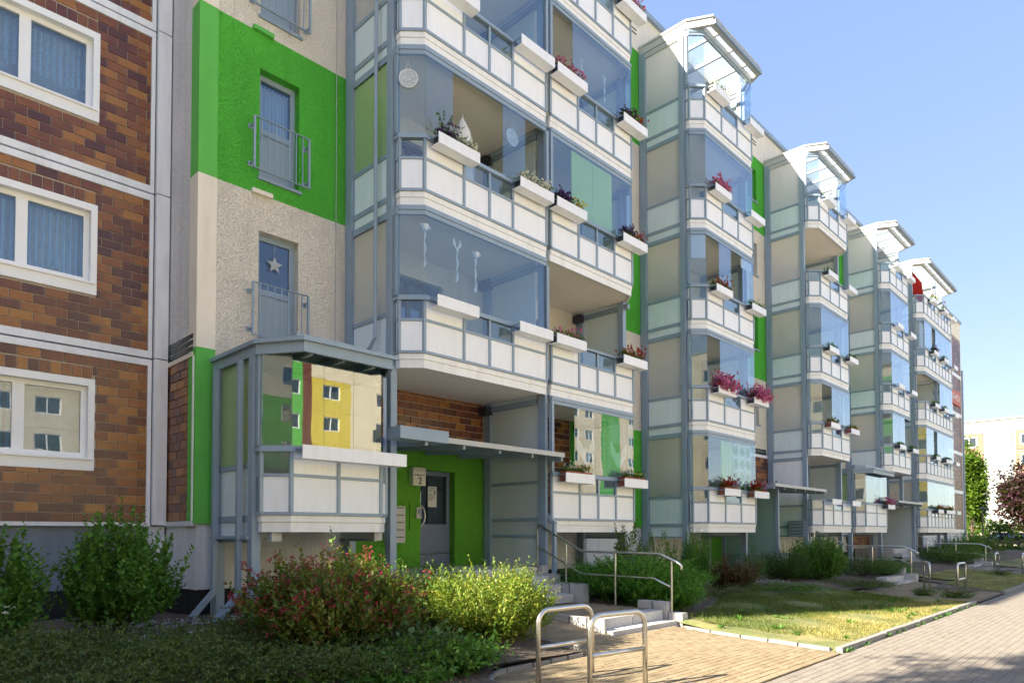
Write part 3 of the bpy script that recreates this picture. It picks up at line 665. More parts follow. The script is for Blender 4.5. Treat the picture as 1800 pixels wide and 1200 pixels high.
for r in panel_rects(10.74, 11.9, 1.95, 4.1, [(10.9, 11.75, 1.95, 3.95)]): b.box(r[0], r[1], YM-.02, YM+.15, r[2], r[3])
lw = part('loggia_window', b, M['beige_s'], BM); piece('pane', (11.32, YM+.1, 2.97), .85, .006, 1.96, M['wglass'], lw)
part('window_frame', MB().box(10.9, 10.97, YM+.06, YM+.12, 2., 3.95).box(11.68, 11.75, YM+.06, YM+.12, 2., 3.95).box(10.97, 11.68, YM+.06, YM+.12, 3.87, 3.95), M['dark'], lw)
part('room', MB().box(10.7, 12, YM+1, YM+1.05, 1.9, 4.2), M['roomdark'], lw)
wall('wall_panel', BM, M['mortar'], 20.3, 25.27, L[0]-.9, L[1]-.02, [], YM+.012)
lay_bricks(cells, BM, YM, 'x', 230, M['brick'], M['brick_i'])
lay_bricks(brick_cells(23.2, 25.25, 3.4, 4.45, phase=.4)+brick_cells(33.97, 37.2, 1.0, 4.45), BM, YM, 'x', 0, M['brick'], M['brick_i'], 'tile')
wall('wall_panel', BM, M['mortar'], 33.97, 47., .8, L[1], [], YM+.012)
part('tile_frame', MB().box(20.3, 25.27, YM-.015, YM+.1, 4.46, 4.56), M['winwhite'], BM)
lay_bricks([(23.0+i*.3, 23.3+i*.3, 4.58+r*.1, 4.68+r*.1) for i in range(7) for r in range(2)], BM, YM-.014, 'x', 300, M['tile_d'], M['tile_d'], 'dark_tile')
wall('entrance_wall', BM, M['doorgreen'], 20.3, 25.27, .5, 3.38, [], YM-.004, .1)
# far tiled end of the block
wall('wall_panel', BM, M['mortar'], 47.0, XM1, L[0], L[5], [], YM+.012)
lay_bricks([c for k in range(5) for c in brick_cells(54.2, XM1-.15, L[k]+.1, L[k]+2.65, [(55.85, 56.0, 0, 20)])], BM, YM, 'x', 0, M['brick'], M['brick_i'], 'tile')
for k in range(6):
    if k < 5: part('storey_band', MB().box(47., XM1, YM-.03, YM+.1, L[k]-.14, L[k]+.09), M['winwhite'], BM)
part('white_trim', MB().box(55.87, 55.98, YM-.028, YM+.1, L[0]+.1, L[5]), M['winwhite'], BM); part('white_trim', MB().box(XM1-.14, XM1, YM-.02, YM+.1, L[0]+.1, L[5]), M['winwhite'], BM)
part('downpipe', MB().tube([(XM1+.1, YM-.06, .2), (XM1+.1, YM-.06, 13.6)], .07, 8), M['frame'], BM)
def text(name, body, size, loc, mat, parent, rotz=0, squeeze=1.):
    cu = bpy.data.curves.new(name, 'FONT'); cu.body = body; cu.size = size; cu.align_x = 'CENTER'; cu.align_y = 'CENTER'; cu.extrude = .004; cu.materials.append(mat)
    tmp = bpy.data.objects.new(name+'_curve', cu); COL.objects.link(tmp); me = bpy.data.meshes.new_from_object(tmp.evaluated_get(bpy.context.evaluated_depsgraph_get()))
    bpy.data.objects.remove(tmp); me.name = name; o = bpy.data.objects.new(name, me); COL.objects.link(o); og = ORG[parent.name]
    o.parent = parent; o.location = (loc[0]-og[0], loc[1]-og[1], loc[2]-og[2]); o.rotation_euler = (math.pi/2, 0, rotz); o.scale.x = squeeze
    return o
T = thing('wall_sign', 'orange red sign with white lettering on far tiled wall end', 'sign', (56.6, YM-.1, 11.2))
part('sign_board', MB().box(55.25, 57.95, YM-.12, YM-.02, 10.75, 11.75), M['signred'], T); text('lettering', 'GARCH', .62, (56.6, YM-.13, 11.25), M['wtext'], T, 0, 1.15)

# ------------------------------------------------------------------ balcony towers
XY0 = 9.08
def path_of(x0, x1, left='c', right='c', c=.31):
    p = [(x0, 9.50), (x0, XY0+.30), (x0+c, XY0)] if left == 'c' else [(x0, XY0)]
    p += [(x1-c, XY0), (x1, XY0+.30), (x1, 9.50)] if right == 'c' else [(x1, XY0)]
    return p
def balcony(T, B, pth, xs, upglass, glaze, x0, x1, label=None, backy=10.985, gm='glass'):
    ip = offs(pth, -.05)
    bal = part('balcony', MB().prism(ip+[(x1-.01, backy), (x0+.01, backy)], B-.215, B-.02), M['soffit'], T, label)
    part('fascia', MB().strip(pth, B-.098, B-.004, -.06, -.006), M['fascia'], bal); part('fascia', MB().strip(pth, B-.245, B-.102, -.07, -.022), M['fascia'], bal)
    part('bottom_rail', MB().strip(pth, B, B+.045, -.035, .02), M['frame'], bal)
    part('middle_rail', MB().strip(pth, B+.555, B+.598, -.03, .012), M['frame'], bal)
    part('handrail', MB().strip(pth, B+.912, B+.962, -.05, .045), M['frame'], bal)
    sp = []                                     # stops along the path
    for i, (a, b) in enumerate(zip(pth, pth[1:])):
        front = abs(a[1]-b[1]) < 1e-6; pts = [a]
        if front: pts += [(x, a[1]) for x in xs]
        pts.append(b)
        for q in zip(pts, pts[1:]): sp.append((*q, 'f' if front else 's' if abs(a[0]-b[0]) < 1e-6 else 'c'))
    done = set(); nf = 0
    for a, b, kind in sp:
        for q in (a, b):
            if q not in done and not (q[1] > 9.49):
                done.add(q); piece('mullion', (q[0], q[1]+.008, B+.48), .052, .05, .865, M['frame'], bal, 0)
        l = math.dist(a, b); rot = math.atan2(b[1]-a[1], b[0]-a[0]); c = ((a[0]+b[0])/2, (a[1]+b[1])/2)
        up = 'c' in upglass and kind == 'c' or kind == 'f' and nf in upglass
        if kind == 'f': nf += 1
        if l < .08: continue
        n = (math.sin(rot), -math.cos(rot)); c = (c[0]-n[0]*.012, c[1]-n[1]*.012)
        piece('parapet_panel', (*c, B+.30), l-.05, .012, .505, M['panel'], bal, rot)
        if up: piece('window_pane', (*c, B+.755), l-.05, .008, .31, M['glass'], bal, rot)
        else: piece('parapet_panel', (*c, B+.755), l-.05, .012, .31, M['panel'], bal, rot)
    if glaze:
        part('head_frame', MB().strip(pth, B+2.395, B+2.47, -.05, .004).strip(pth, B+2.475, B+2.553, -.06, .018), M['frame'], bal)
        part('sill_track', MB().strip(pth, B+.964, B+1.0, -.03, .02), M['frame'], bal)
        for q, dx in ((pth[0], 1), (pth[-1], -1)):
            piece('jamb', (q[0]+dx*.0, q[1]-(.04 if q[1] > 9.4 else -.0), B+1.70), .07, .08, 1.39, M['frame'], bal)
        for (a, b), states in zip(zip(pth, pth[1:]), glaze):
            l = math.dist(a, b); rot = math.atan2(b[1]-a[1], b[0]-a[0]); n = len(states)
            for i, s in enumerate(states):
                if s == 'o': continue
                f = (i+.5)/n; c = (a[0]+(b[0]-a[0])*f, a[1]+(b[1]-a[1])*f); nv = (math.sin(rot), -math.cos(rot))
                if s == 't':      # leaf turned open inwards
                    c0 = (a[0]+(b[0]-a[0])*i/n, a[1]+.03); piece('glass_pane', (c0[0]+.03, c0[1]+l/n/2, B+1.7), .008, l/n, 1.385, M['glass'], bal); continue
                piece('glass_pane', (c[0], c[1], B+1.70), l/n-.006, .008, 1.385, M[gm], bal, rot)
                if s == 'g': piece('green_blind', (c[0]-nv[0]*.05, c[1]-nv[1]*.05, B+1.70), l/n-.01, .006, 1.36, M['blindg'], bal, rot)
                if s == 'w': piece('white_blind', (c[0]-nv[0]*.05, c[1]-nv[1]*.05, B+2.06), l/n-.03, .006, .64, M['blindw'], bal, rot)
                if s == 'h': piece('white_blind', (c[0]-nv[0]*.05, c[1]-nv[1]*.05, B+2.24), l/n-.01, .006, .28, M['blindw'], bal, rot)
    return bal
def side_screen(T, x, B, up='frost', low='sidepanel', y0=9.68, y1=10.76, only=False):
    c = (y0+y1)/2; l = y1-y0
    s = piece('side_screen', (x, c, B+.35), .014, l, .70, M[low], T)
    piece('side_panel', (x, c, B-.2225), .014, l, .265, M[low], s)
    for z0, z1 in ((-.09, 0), (.70, .77), (-.40, -.355)): piece('screen_rail', (x, c, B+(z0+z1)/2), .06, l, z1-z0, M['frame'], s)
    piece('frosted_pane', (x, c, B+1.585), .012, l, 1.63, M[up], s)
    return s
def roof(T, x0, x1, zt=15.92, zb=15.66, front=8.8, glass=True):
    o = [(x0-.05, 10.98), (x0-.05, 9.42), (x0+.3, front), (x1-.3, front), (x1+.05, 9.42), (x1+.05, 10.98)]
    rf = part('roof', MB().strip(o, zb, zt-.03, -.09, 0).strip(o, zt-.06, zt, -.03, .03), M['alu'], T)
    m = [(x0+.05, 9.5), (x0+.33, 9.12), (x1-.33, 9.12), (x1-.05, 9.5)]
    part('roof_beam', MB().strip(m, zb-.05, zb+.12, -.04, .04), M['alu'], rf)
    n = max(3, round((x1-x0)/.85))
    for i in range(1, n): piece('rafter', (x0+(x1-x0)*i/n, (front+10.98)/2+.05, zt-.13), .06, 10.98-front-.14, .10, M['alu'], rf)
    piece('gutter', ((x0+x1)/2, front-.04, zb+.05), x1-x0-.6, .08, .1, M['frame'], rf)
    ip = offs(o, -.08); part('roof_glazing', MB().prism(ip, zt-.055, zt-.045), M['roofglass'], rf)
def tpost(T, x, y, z0=.25, z1=15.66, w=.13, d=.15, name='post'): piece(name, (x, y, (z0+z1)/2), w, d, z1-z0, M['frame'], T)
Bk = [1.90+2.8*k for k in range(5)]
FL = ['ground', 'second', 'third', 'fourth', 'top']
# ---- tower 1: two balconies wide
T1 = thing('balcony_tower', 'widest nearest balcony tower with entrance below its left column', 'balcony tower', (10.3, 9.5, .2), 'balcony towers')
A0, A1, C0, C1 = 6.89, 10.36, 10.50, 13.75
pa, pc = path_of(A0, A1, 'c', 'f'), path_of(C0, C1, 'f', 'c')
ga = {1: ['c', 'c', 'ccccc'], 2: ['c', 'c', 'cooocct'], 3: ['c', 'c', 'ccccc'], 4: ['c', 'c', 'cccc']}
ga[2] = ['c', 'c', 'coocot'[:5]]
gc = {0: ['occc', 'c', 'c'], 1: None, 2: ['cggc', 'c', 'c'], 3: ['occc', 'c', 'c'], 4: ['cccc', 'c', 'c']}
for k in range(1, 5): balcony(T1, Bk[k], pa, (8.1, 8.74, 9.37), {1, 2, 'c'} if k < 4 else {1, 2}, ga[k], A0, A1-.0, f'{FL[k]} floor left balcony of the wide tower')
for k in range(5): balcony(T1, Bk[k], pc, (11.41, 12.06, 12.72), {1, 2}, gc[k], C0, C1, f'{FL[k]} floor right balcony of the wide tower')
for k in range(1, 5): side_screen(T1, A0, Bk[k], 'frostg' if k == 2 else 'frost')
for k in range(5): side_screen(T1, C1, Bk[k], 'frostw')
for k in range(1, 5): side_screen(T1, 10.43, Bk[k], 'frostw', y0=9.45)
tpost(T1, A0, 9.60, .3, 15.66); tpost(T1, A0, 10.88, .3, 15.66, .13, .2); tpost(T1, C1, 9.60); tpost(T1, C1, 10.88, .3, 15.66, .13, .2)
tpost(T1, 10.43, 9.26, .9, 15.66, .075, .2); tpost(T1, 10.43, 10.86, .9, 15.66, .13, .2)
roof(T1, A0, C1)
part('downpipe', MB().tube([(6.78, 9.93, 15.6), (6.78, 9.93, 5.05), (6.78, 10.1, 4.9), (6.78, 10.75, 4.72)], .035, 8), M['frame'], T1)
for k in range(5):      # brackets where the frame is anchored to the wall
    for x in (A0, 10.43, C1):
        if k or x > 10: part('wall_anchor', MB().box(x-(.2 if x > 7 else -.05), x+(.16 if x < 13 else -.05), 10.74, 10.99, Bk[k]+2.34, Bk[k]+2.52), M['dark'], T1)
        if k or x > 10: part('top_beam', MB().box(x-.04, x+.04, 9.4, 10.75, Bk[k]+2.40, Bk[k]+2.52), M['frame'], T1)
# entrance partition below, x=10.43
ep = part('partition', MB().box(10.40, 10.46, 9.36, 10.76, 2.66, 2.72).box(10.40, 10.46, 9.36, 10.76, 1.89, 1.95).box(10.40, 10.46, 9.36, 10.76, 1.54, 1.60).box(10.40, 10.46, 9.36, 10.76, .90, .95), M['frame'], T1)
for a, b_ in ((2.72, 4.36), (1.95, 2.66), (1.60, 1.89), (.95, 1.54)): piece('partition_panel', (10.43, 10.06, (a+b_)/2), .014, 1.40, b_-a, M['frostw'], ep)
# ---- single towers
def tower(x0, n, label, glz, floors=(0, 1, 2, 3, 4), w=None, screens=None, leftlow='panel'):
    x1 = x0+(w or 3.55); T = thing('balcony_tower', label, 'balcony tower', ((x0+x1)/2, 9.5, .2), 'balcony towers')
    p = path_of(x0, x1); f0, f1 = x0+.31, x1-.31; xs = [f0+(f1-f0)*i/n for i in range(1, n)]
    ug = {1, 'c'} if n == 3 else {1, 2, 5, 6, 'c'}
    for k in floors: balcony(T, Bk[k], p, xs, ug, glz.get(k), x0, x1)
    for k in range(5):
        if screens and k in screens: side_screen(T, x0, Bk[k], screens[k], 'sidepanel')
        else: side_screen(T, x0, Bk[k], 'frost')
        if k in floors: side_screen(T, x1, Bk[k], 'frostw')
    for x in (x0, x1):
        tpost(T, x, 9.60, .2); tpost(T, x, 10.88, .2, 15.66, .13, .2)
        for k in range(5): part('top_beam', MB().box(x-.035, x+.035, 9.6, 10.8, Bk[k]+2.42, Bk[k]+2.52), M['frame'], T)
    part('side_beam', MB().box(x0-.04, x0+.04, 9.5, 10.9, 15.5, 15.64), M['alu'], T)
    roof(T, x0, x1); return T
T2 = tower(16.73, 3, 'second balcony tower with glass roof and glazed balconies, green curtain at bottom', {0: ['c', 'c', 'cccc', 'c', 'c'], 1: ['c', 'c', 'tccc', 'c', 'c'], 2: ['c', 'w', 'ocoh', 'c', 'c'], 3: ['c', 'c', 'cccc', 'c', 'c'], 4: ['c', 'c', 'oooc', 'c', 'c']})
T3 = tower(25.27, 3, 'third balcony tower whose fourth floor balcony is left unglazed', {1: ['c', 'c', 'occ', 'c', 'c'], 2: ['c', 'c', 'cccc', 'c', 'c'], 4: ['c', 'c', 'ooc', 'c', 'c']}, screens={0: 'panel'})
T4 = tower(33.97, 3, 'fourth balcony tower standing over the far porch entrance', {1: ['c', 'c', 'cco', 'c', 'o'], 2: ['c', 'c', 'cccc', 'c', 'c'], 3: ['c', 'c', 'cccc', 'c', 'c']}, floors=(1, 2, 3, 4), screens={0: 'panel'})
T5 = tower(39.9, 8, 'farthest wide balcony tower with red cloth screen under its roof', {0: ['c', 'c', 'cccccccc', 'c', 'c'], 1: ['c', 'c', 'ccoccccc', 'c', 'c'], 2: ['o', 'o', 'oooocccc', 'c', 'c'], 3: ['c', 'c', 'ccoccccc', 'c', 'c']}, w=6.6)
for k in range(5): side_screen(T5, 43.2, Bk[k], 'frostw', y0=9.4)
tpost(T5, 43.2, 9.25, .2, 15.6, .09)
# ---- ground-floor porches with their own roofs
def porch(x0, x1, label, roofz=(4.22, 4.44), gm='glass'):
    T = thing('glazed_porch', label, 'porch', ((x0+x1)/2, 9.6, .2), 'glazed ground floor porches'); p = path_of(x0, x1)
    balcony(T, Bk[0], p, ((x0+x1)/2,), {'c'}, ['c', 'c', 'ccc', 'c', 'c'], x0, x1, gm=gm); side_screen(T, x0, Bk[0], 'frostg'); side_screen(T, x1, Bk[0], 'frost')
    for x in (x0,):
        tpost(T, x, 9.60, .2, roofz[0]); tpost(T, x, 10.86, .2, roofz[0], .13, .22)
    o = [(x0-.06, 10.98), (x0-.06, 9.45), (x0+.33, 8.78), (x1-.3, 8.78), (x1-.02, 9.3), (x1-.02, 10.98)]
    rf = part('roof', MB().strip(o, roofz[0], roofz[1]-.04, -.06, 0).strip(o, roofz[1]-.07, roofz[1]-.01, -.04, .05), M['frame'], T)
    part('roof_sheet', MB().prism(offs(o, -.07), roofz[1]-.09, roofz[1]-.06), M['alu'], rf)
    for i in range(1, 4): piece('joist', (x0+(x1-x0)*i/4, 9.9, roofz[0]+.06), .06, 1.9, .1, M['frame'], rf)
    part('head_beam', MB().strip(p, Bk[0]+2.0+.32-.0, roofz[0]+.02, -.05, .0) if False else MB().box(x0, x0+.06, 9.6, 10.8, roofz[0]-.12, roofz[0]), M['frame'], T)
    return T
P1 = porch(4.47, 6.63, 'glazed ground floor porch with grey roof left of the green entrance', gm='pglass')
part('roof_step', MB().box(4.75, 5.75, 8.9, 9.5, 4.44, 4.50), M['frame'], P1)
for (x, y) in ((4.36, 10.72), (4.36, 9.86)):
    part('downpipe', MB().bar((x, y, 4.2), (x, y, .72), .075, .075).bar((x, y, .74), (x-.36, y-.06, .36), .075, .075).box(x-.05, x+.05, y-.05, y+.05, 1.55, 1.6), M['frame'], P1)
part('cross_bar', MB().box(4.36, 4.52, 9.6, 10.8, 1.55, 1.60), M['frame'], P1)
part('support_bracket', MB().box(4.6, 4.75, 9.3, 9.45, 1.52, 1.66).box(6.35, 6.5, 9.3, 9.45, 1.52, 1.66), M['alu'], P1)
P3 = porch(30.0, 33.5, 'smaller far glazed porch with flat roof beside the fourth tower', (4.1, 4.32))

# ------------------------------------------------------------------ canopies, entrance furniture
def canopy(x0, x1, z, label, y0=8.78):
    T = thing('entrance_canopy', label, 'canopy', ((x0+x1)/2, 10, z), 'canopies over the entrances')
    part('roof_sheet', MB().add([(x0, y0, z+.06), (x1, y0, z+.06), (x1, 10.98, z+.22), (x0, 10.98, z+.22), (x0, y0, z+.09), (x1, y0, z+.09), (x1, 10.98, z+.25), (x0, 10.98, z+.25)], [(0, 3, 2, 1), (4, 5, 6, 7), (0, 1, 5, 4), (1, 2, 6, 5), (2, 3, 7, 6), (3, 0, 4, 7)]), M['frame'], T)
    part('front_edge', MB().box(x0, x1, y0-.05, y0, z+.015, z+.105), M['alu'], T)
    part('edge_beam', MB().bar((x1-.03, y0, z+.0), (x1-.03, 10.97, z+.15), .06, .12).bar((x0+.03, y0, z+.0), (x0+.03, 10.97, z+.15), .06, .12), M['frame'], T)
    n = round((x1-x0)/.85)
    for i in range(1, n):
        x = x0+(x1-x0)*i/n; part('joist', MB().bar((x, y0+.02, z-.0), (x, 10.97, z+.15), .05, .1), M['frame'], T)
    return T
CA = canopy(6.98, 10.5, 3.14, 'slim grey blue canopy over the green entrance numbered two')
part('gutter_box', MB().box(6.42, 7.42, 8.7, 9.05, 3.14, 3.34), M['frame'], CA)
canopy(20.6, 24.9, 3.06, 'canopy over the second entrance between two towers')
canopy(33.7, 37.8, 2.98, 'farthest entrance canopy below the fourth tower')
E2 = thing('entrance_screen', 'tall green tinted frosted screen beside the second entrance', 'screen', (21.4, 9.9, .4))
piece('frosted_pane', (21.45, 9.95, 1.95), .014, 1.75, 2.1, M['frostt'], E2); piece('frosted_pane', (21.45, 9.95, .65), .014, 1.75, .45, M['frostt'], E2)
part('screen_post', MB().box(21.41, 21.49, 9.0, 9.1, .2, 3.3), M['frame'], E2); part('screen_post', MB().box(21.41, 21.49, 10.82, 10.95, .2, 3.3), M['frame'], E2); part('screen_rail', MB().box(21.42, 21.48, 9.1, 10.82, .87, .92), M['frame'], E2)
E3 = thing('entrance_screen', 'grey frosted screen under the farthest entrance canopy', 'screen', (37.2, 9.9, .4))
piece('frosted_pane', (37.2, 9.95, 1.8), .014, 1.75, 2.2, M['frostw'], E3); part('screen_post', MB().box(37.16, 37.24, 8.95, 9.08, .2, 3.0), M['frame'], E3); part('screen_post', MB().box(37.16, 37.24, 10.82, 10.95, .2, 3.0), M['frame'], E3)
ED = thing('entrance_door', 'grey entrance door with dark glass, notice and curved handle', 'door', (9.1, YM+.15, .95))
fr = MB(); yy = YM+.17
for r in panel_rects(DX0, DX1, DZ0, DZ1, [(DX0+.08, DX1-.09, DZ0+.88, DZ1-.09)]): fr.box(r[0], r[1], yy, yy+.06, r[2], r[3])
part('door_leaf', fr, M['doorblue'], ED); piece('door_pane', ((DX0+DX1)/2, yy+.03, 2.34), DX1-DX0-.16, .008, 1.05, M['wglass'], ED)
part('kick_panel', MB().box(DX0+.1, DX1-.12, yy-.012, yy, DZ0+.1, DZ0+.78), M['doorblue'], ED); part('push_bar', MB().tube([(DX0+.02, yy-.05, DZ0+.28), (DX1-.03, yy-.05, DZ0+.28)], .014, 8), M['steel'], ED)
hp = [(DX0+.06+.16*math.sin(a), yy-.05, 2.0+.22*math.cos(a)) for a in np.linspace(.15, math.pi-.15, 14)]
part('handle', MB().tube([(hp[0][0], yy, hp[0][2])]+hp+[(hp[-1][0], yy, hp[-1][2])], .013, 8), M['steel'], ED, smooth=True)
part('hallway', MB().box(8.3, 10, YM+1.4, YM+1.45, .9, 3.1).box(8.3, 8.35, YM+.3, YM+1.4, .9, 3.1).box(9.95, 10, YM+.3, YM+1.4, .9, 3.1).box(8.3, 10, YM+.3, YM+1.4, 3.1, 3.15), M['room'], ED)
b = MB()
for i in range(22): b.box(DX0+.2+i*.034, DX0+.215+i*.034, yy+.09, yy+.10, 1.85, 2.88)
part('slat_curtain', b, M['dark'], ED)
N = thing('door_notice', 'white paper notice taped inside the entrance door glass', 'notice', (9.07, yy, 2.4)); part('sheet', MB().box(8.96, 9.19, yy+.005, yy+.012, 2.19, 2.62), M['paper'], N)
b = MB(); rr = random.Random(2)
for i in range(9):
    if i != 3: b.box(8.985, 8.985+rr.uniform(.06, .18), yy+.002, yy+.004, 2.58-i*.03, 2.588-i*.03)
b.box(9.12, 9.15, yy+.002, yy+.004, 2.46, 2.53); part('print', b, M['text'], N)
SG = thing('house_number_sign', 'boxy white house number sign showing 2 beside the entrance door', 'sign', (8.5, YM-.1, 2.75))
part('light_box', MB().box(8.34, 8.655, YM-.13, YM-.01, 2.60, 2.96), M['signbox'], SG); part('top_strip', MB().box(8.345, 8.65, YM-.134, YM-.131, 2.885, 2.955), M['alu'], SG)
text('number', '2', .2, (8.51, YM-.137, 2.69), M['text'], SG)
b = MB(); x = 8.37
while x < 8.61:
    w = rr.uniform(.008, .02); b.box(x, x+w, YM-.135, YM-.132, 2.80, 2.80+rr.uniform(.014, .026)); x += w+.006
part('street_name', b, M['text'], SG)
IC = thing('intercom', 'steel intercom on green wall plate left of the entrance door', 'intercom', (8.5, YM-.03, 1.9))
part('wall_plate', MB().box(8.34, 8.615, YM-.025, YM-.003, 1.70, 2.26), M['doorgreen'], IC); part('speaker_unit', MB().box(8.49, 8.61, YM-.055, YM-.026, 1.94, 2.16), M['alu'], IC)
part('keypad', MB().box(8.515, 8.56, YM-.058, YM-.056, 2.03, 2.13).box(8.57, 8.60, YM-.058, YM-.056, 1.97, 2.13), M['plinthb'], IC)
def letter_box(x, y, z, w, d, h, label, rot):
    T = thing('letter_box', label, 'letter box', (x, y, z)); n = 5
    part('cabinet', MB().box(x, x+w, y, y+d, z, z+h), M['alu'] if rot else M['plinthb'], T)
    for i in range(n):
        zz = z+h*(i+.5)/n
        if rot: piece('flap', (x+w/2, y-.006, zz), w-.03, .01, h/n-.03, M['alu'], T); piece('slot', (x+w/2, y-.013, zz+h/n*.28), w-.08, .004, .018, M['dark'], T)
        else: piece('flap', (x-.006, y+d/2, zz), .01, d-.04, h/n-.03, M['frame'], T); piece('slot', (x-.013, y+d/2, zz+h/n*.28), .004, d-.1, .015, M['dark'], T)
letter_box(7.72, YM-.14, 1.45, .42, .14, .72, 'grey letter box bank on the green wall behind the porch post', True)
letter_box(25.1, 9.62, 1.5, .12, .55, .58, 'blue grey letter box bank on the second entrance partition', False)
# steps, side blocks
ST = thing('entrance_steps', 'two low granite steps from path up to the landing', 'steps', (9.3, 6.2, 0), 'stone steps to the entrances')
for i, (y, z) in enumerate(((6.05, .15), (6.33, .305))):
    for x0, x1 in ((8.4, 9.32), (9.32, 10.24)): piece('step_stone', ((x0+x1)/2, y+.155, z-.09), x1-x0-.008, .31, .18, M['granite'], ST, 0, .01, 'z')
for y in (6.2, 6.55, 6.9, 7.25, 7.6): piece('edging_stone', (8.39, y+.16, .12), .07, .34, .42, M['granite'], ST, 0, .01, 'z')
ST2 = thing('entrance_steps', 'four granite steps rising to the green entrance door', 'steps', (8.7, 8.8, .3), 'stone steps to the entrances')
for i in range(4):
    y = 8.3+.32*i; z = .31+.16*(i+1)
    for x0, x1 in ((7.1, 8.15), (8.15, 9.2), (9.2, 10.25)): piece('step_stone', ((x0+x1)/2, y+.17, z-.08), x1-x0-.006, .34, .16, M['granite'], ST2, 0, .008, 'z')
piece('landing_slab', (8.65, 10.26, .90), 3.5, 1.42, .09, M['granite'], ST2, 0, .008, 'z'); part('landing_core', MB().box(6.95, 10.39, 9.3, 10.95, 0, .85), M['granite'], ST2)
EB = thing('edging_blocks', 'stepped row of granite edging blocks right of entrance steps', 'edging', (10.4, 8.8, .3))
for x, y, z, l in ((10.37, 6.12, .27, .28), (10.37, 6.42, .44, .3), (10.37, 6.74, .44, .3), (10.37, 8.28, .66, .34), (10.37, 8.63, .66, .34), (10.37, 8.97, .82, .3), (10.37, 9.22, .98, .16)): piece('edging_stone', (x, y, z/2), .2, l, z, M['granite'], EB, 0, .012, 'z')
for X, dz, lab in ((23.6, -.05, 'granite steps and blocks at the second entrance path'), (36.4, -.1, 'granite steps and blocks at the third entrance path')):
    T = thing('entrance_steps', lab, 'steps', (X, 6.2, 0), 'stone steps to the entrances')
    for y, z in ((6.05, .15), (6.33, .3)): piece('step_stone', (X+.35, y+.155, z-.09+dz), 1.9, .31, .18, M['granite'], T)
    for i in range(4): piece('step_stone', (X, 8.3+.32*i+.17, .31+.16*(i+1)-.08+dz), 3., .34, .16, M['granite'], T)
    for y, z in ((6.15, .3), (6.5, .48)): piece('edging_stone', (X+1.4, y, z/2), .25, .34, z, M['granite'], T)
    part('landing', MB().box(X-1.6, X+1.5, 9.3, 10.95, 0, .9), M['granite'], T)
def handrail(x, dz, label):
    T = thing('stair_handrail', label, 'handrail', (x, 7.5, .3), 'steel stair handrails')
    rnd = lambda pts: [(x, y, z+dz) for y, z in pts]
    part('top_rail', MB().tube(rnd([(9.37, 1.74), (9.36, 1.80), (9.30, 1.79), (8.28, 1.31), (8.2, 1.285), (8.05, 1.28), (6.52, 1.265), (6.45, 1.25), (6.12, 1.12), (6.06, 1.08), (6.05, 1.0)]), .023, 10), M['steel'], T, smooth=True)
    part('lower_rail', MB().tube(rnd([(9.37, 1.36), (8.28, .875), (8.15, .85), (6.6, .83), (6.27, .70)]), .015, 8), M['steel'], T, smooth=True)
    for y, z0, z1 in ((9.37, .95, 1.76), (8.61, .64, 1.44), (7.43, .28, 1.26), (6.25, .24, 1.165)):
        part('post', MB().tube(rnd([(y, z0), (y, z1)]), .02, 10).box(x-.05, x+.05, y-.05, y+.05, z0+dz, z0+dz+.012), M['steel'], T, smooth=False)
handrail(10.38, 0, 'brushed steel stair handrail beside the granite entrance steps'); handrail(25.4, -.09, 'steel stair handrail at the second entrance among yew bushes'); handrail(37.9, -.15, 'farthest steel stair handrail near the end tower')
PO = thing('grey_post', 'bent square grey blue post beside the first handrail', 'post', (10.5, 9.0, .7)); part('shaft', MB().bar((10.5, 9.02, .5), (10.5, 9.02, 1.84), .075, .075).bar((10.5, 9.0, 1.82), (10.46, 9.26, 2.08), .08, .08), M['frame'], PO)
# bike racks
def rack(x0, y0, x1, y1, label, h=.78, z=.0, r=.027):
    T = thing('bike_rack', label, 'bike rack', ((x0+x1)/2, (y0+y1)/2, z), 'steel bicycle racks'); d = Vector((x1-x0, y1-y0, 0)); l = d.length; d /= l; P0 = Vector((x0, y0, z)); c = .15
    pts = [P0+Vector((0, 0, -.05)), P0+Vector((0, 0, h-c))]
    for a in np.linspace(0, math.pi/2, 7)[1:]: pts.append(P0+d*(c-c*math.cos(a))+Vector((0, 0, h-c+c*math.sin(a))))
    for a in np.linspace(math.pi/2, 0, 7): pts.append(P0+d*(l-c+c*math.cos(a))+Vector((0, 0, h-c+c*math.sin(a))))
    pts.append(P0+d*l+Vector((0, 0, -.05)))
    part('hoop', MB().tube(pts, r, 14), M['steel'], T, smooth=True); part('crossbar', MB().tube([P0+d*.02+Vector((0, 0, .385)), P0+d*(l-.02)+Vector((0, 0, .385))], r*.9, 12), M['steel'], T, smooth=True)
rack(5.41, 4.88, 6.28, 4.83, 'steel bike rack hoop nearest the granite steps', z=.02); rack(5.40, 4.18, 6.2, 4.06, 'steel bike rack hoop in the foreground on ochre pavers', z=.02)
rack(20.95, 4.72, 21.8, 5.05, 'left steel bike rack at the second path', .8, .02); rack(20.78, 4.05, 21.77, 4.06, 'right steel bike rack at the second path', .8, .02)
rack(32.48, 5.05, 33.3, 5.06, 'left one of the farthest pair of bike racks', .82, .0); rack(32.6, 4.2, 33.4, 4.2, 'right one of the farthest pair of bike racks', .82, .0)

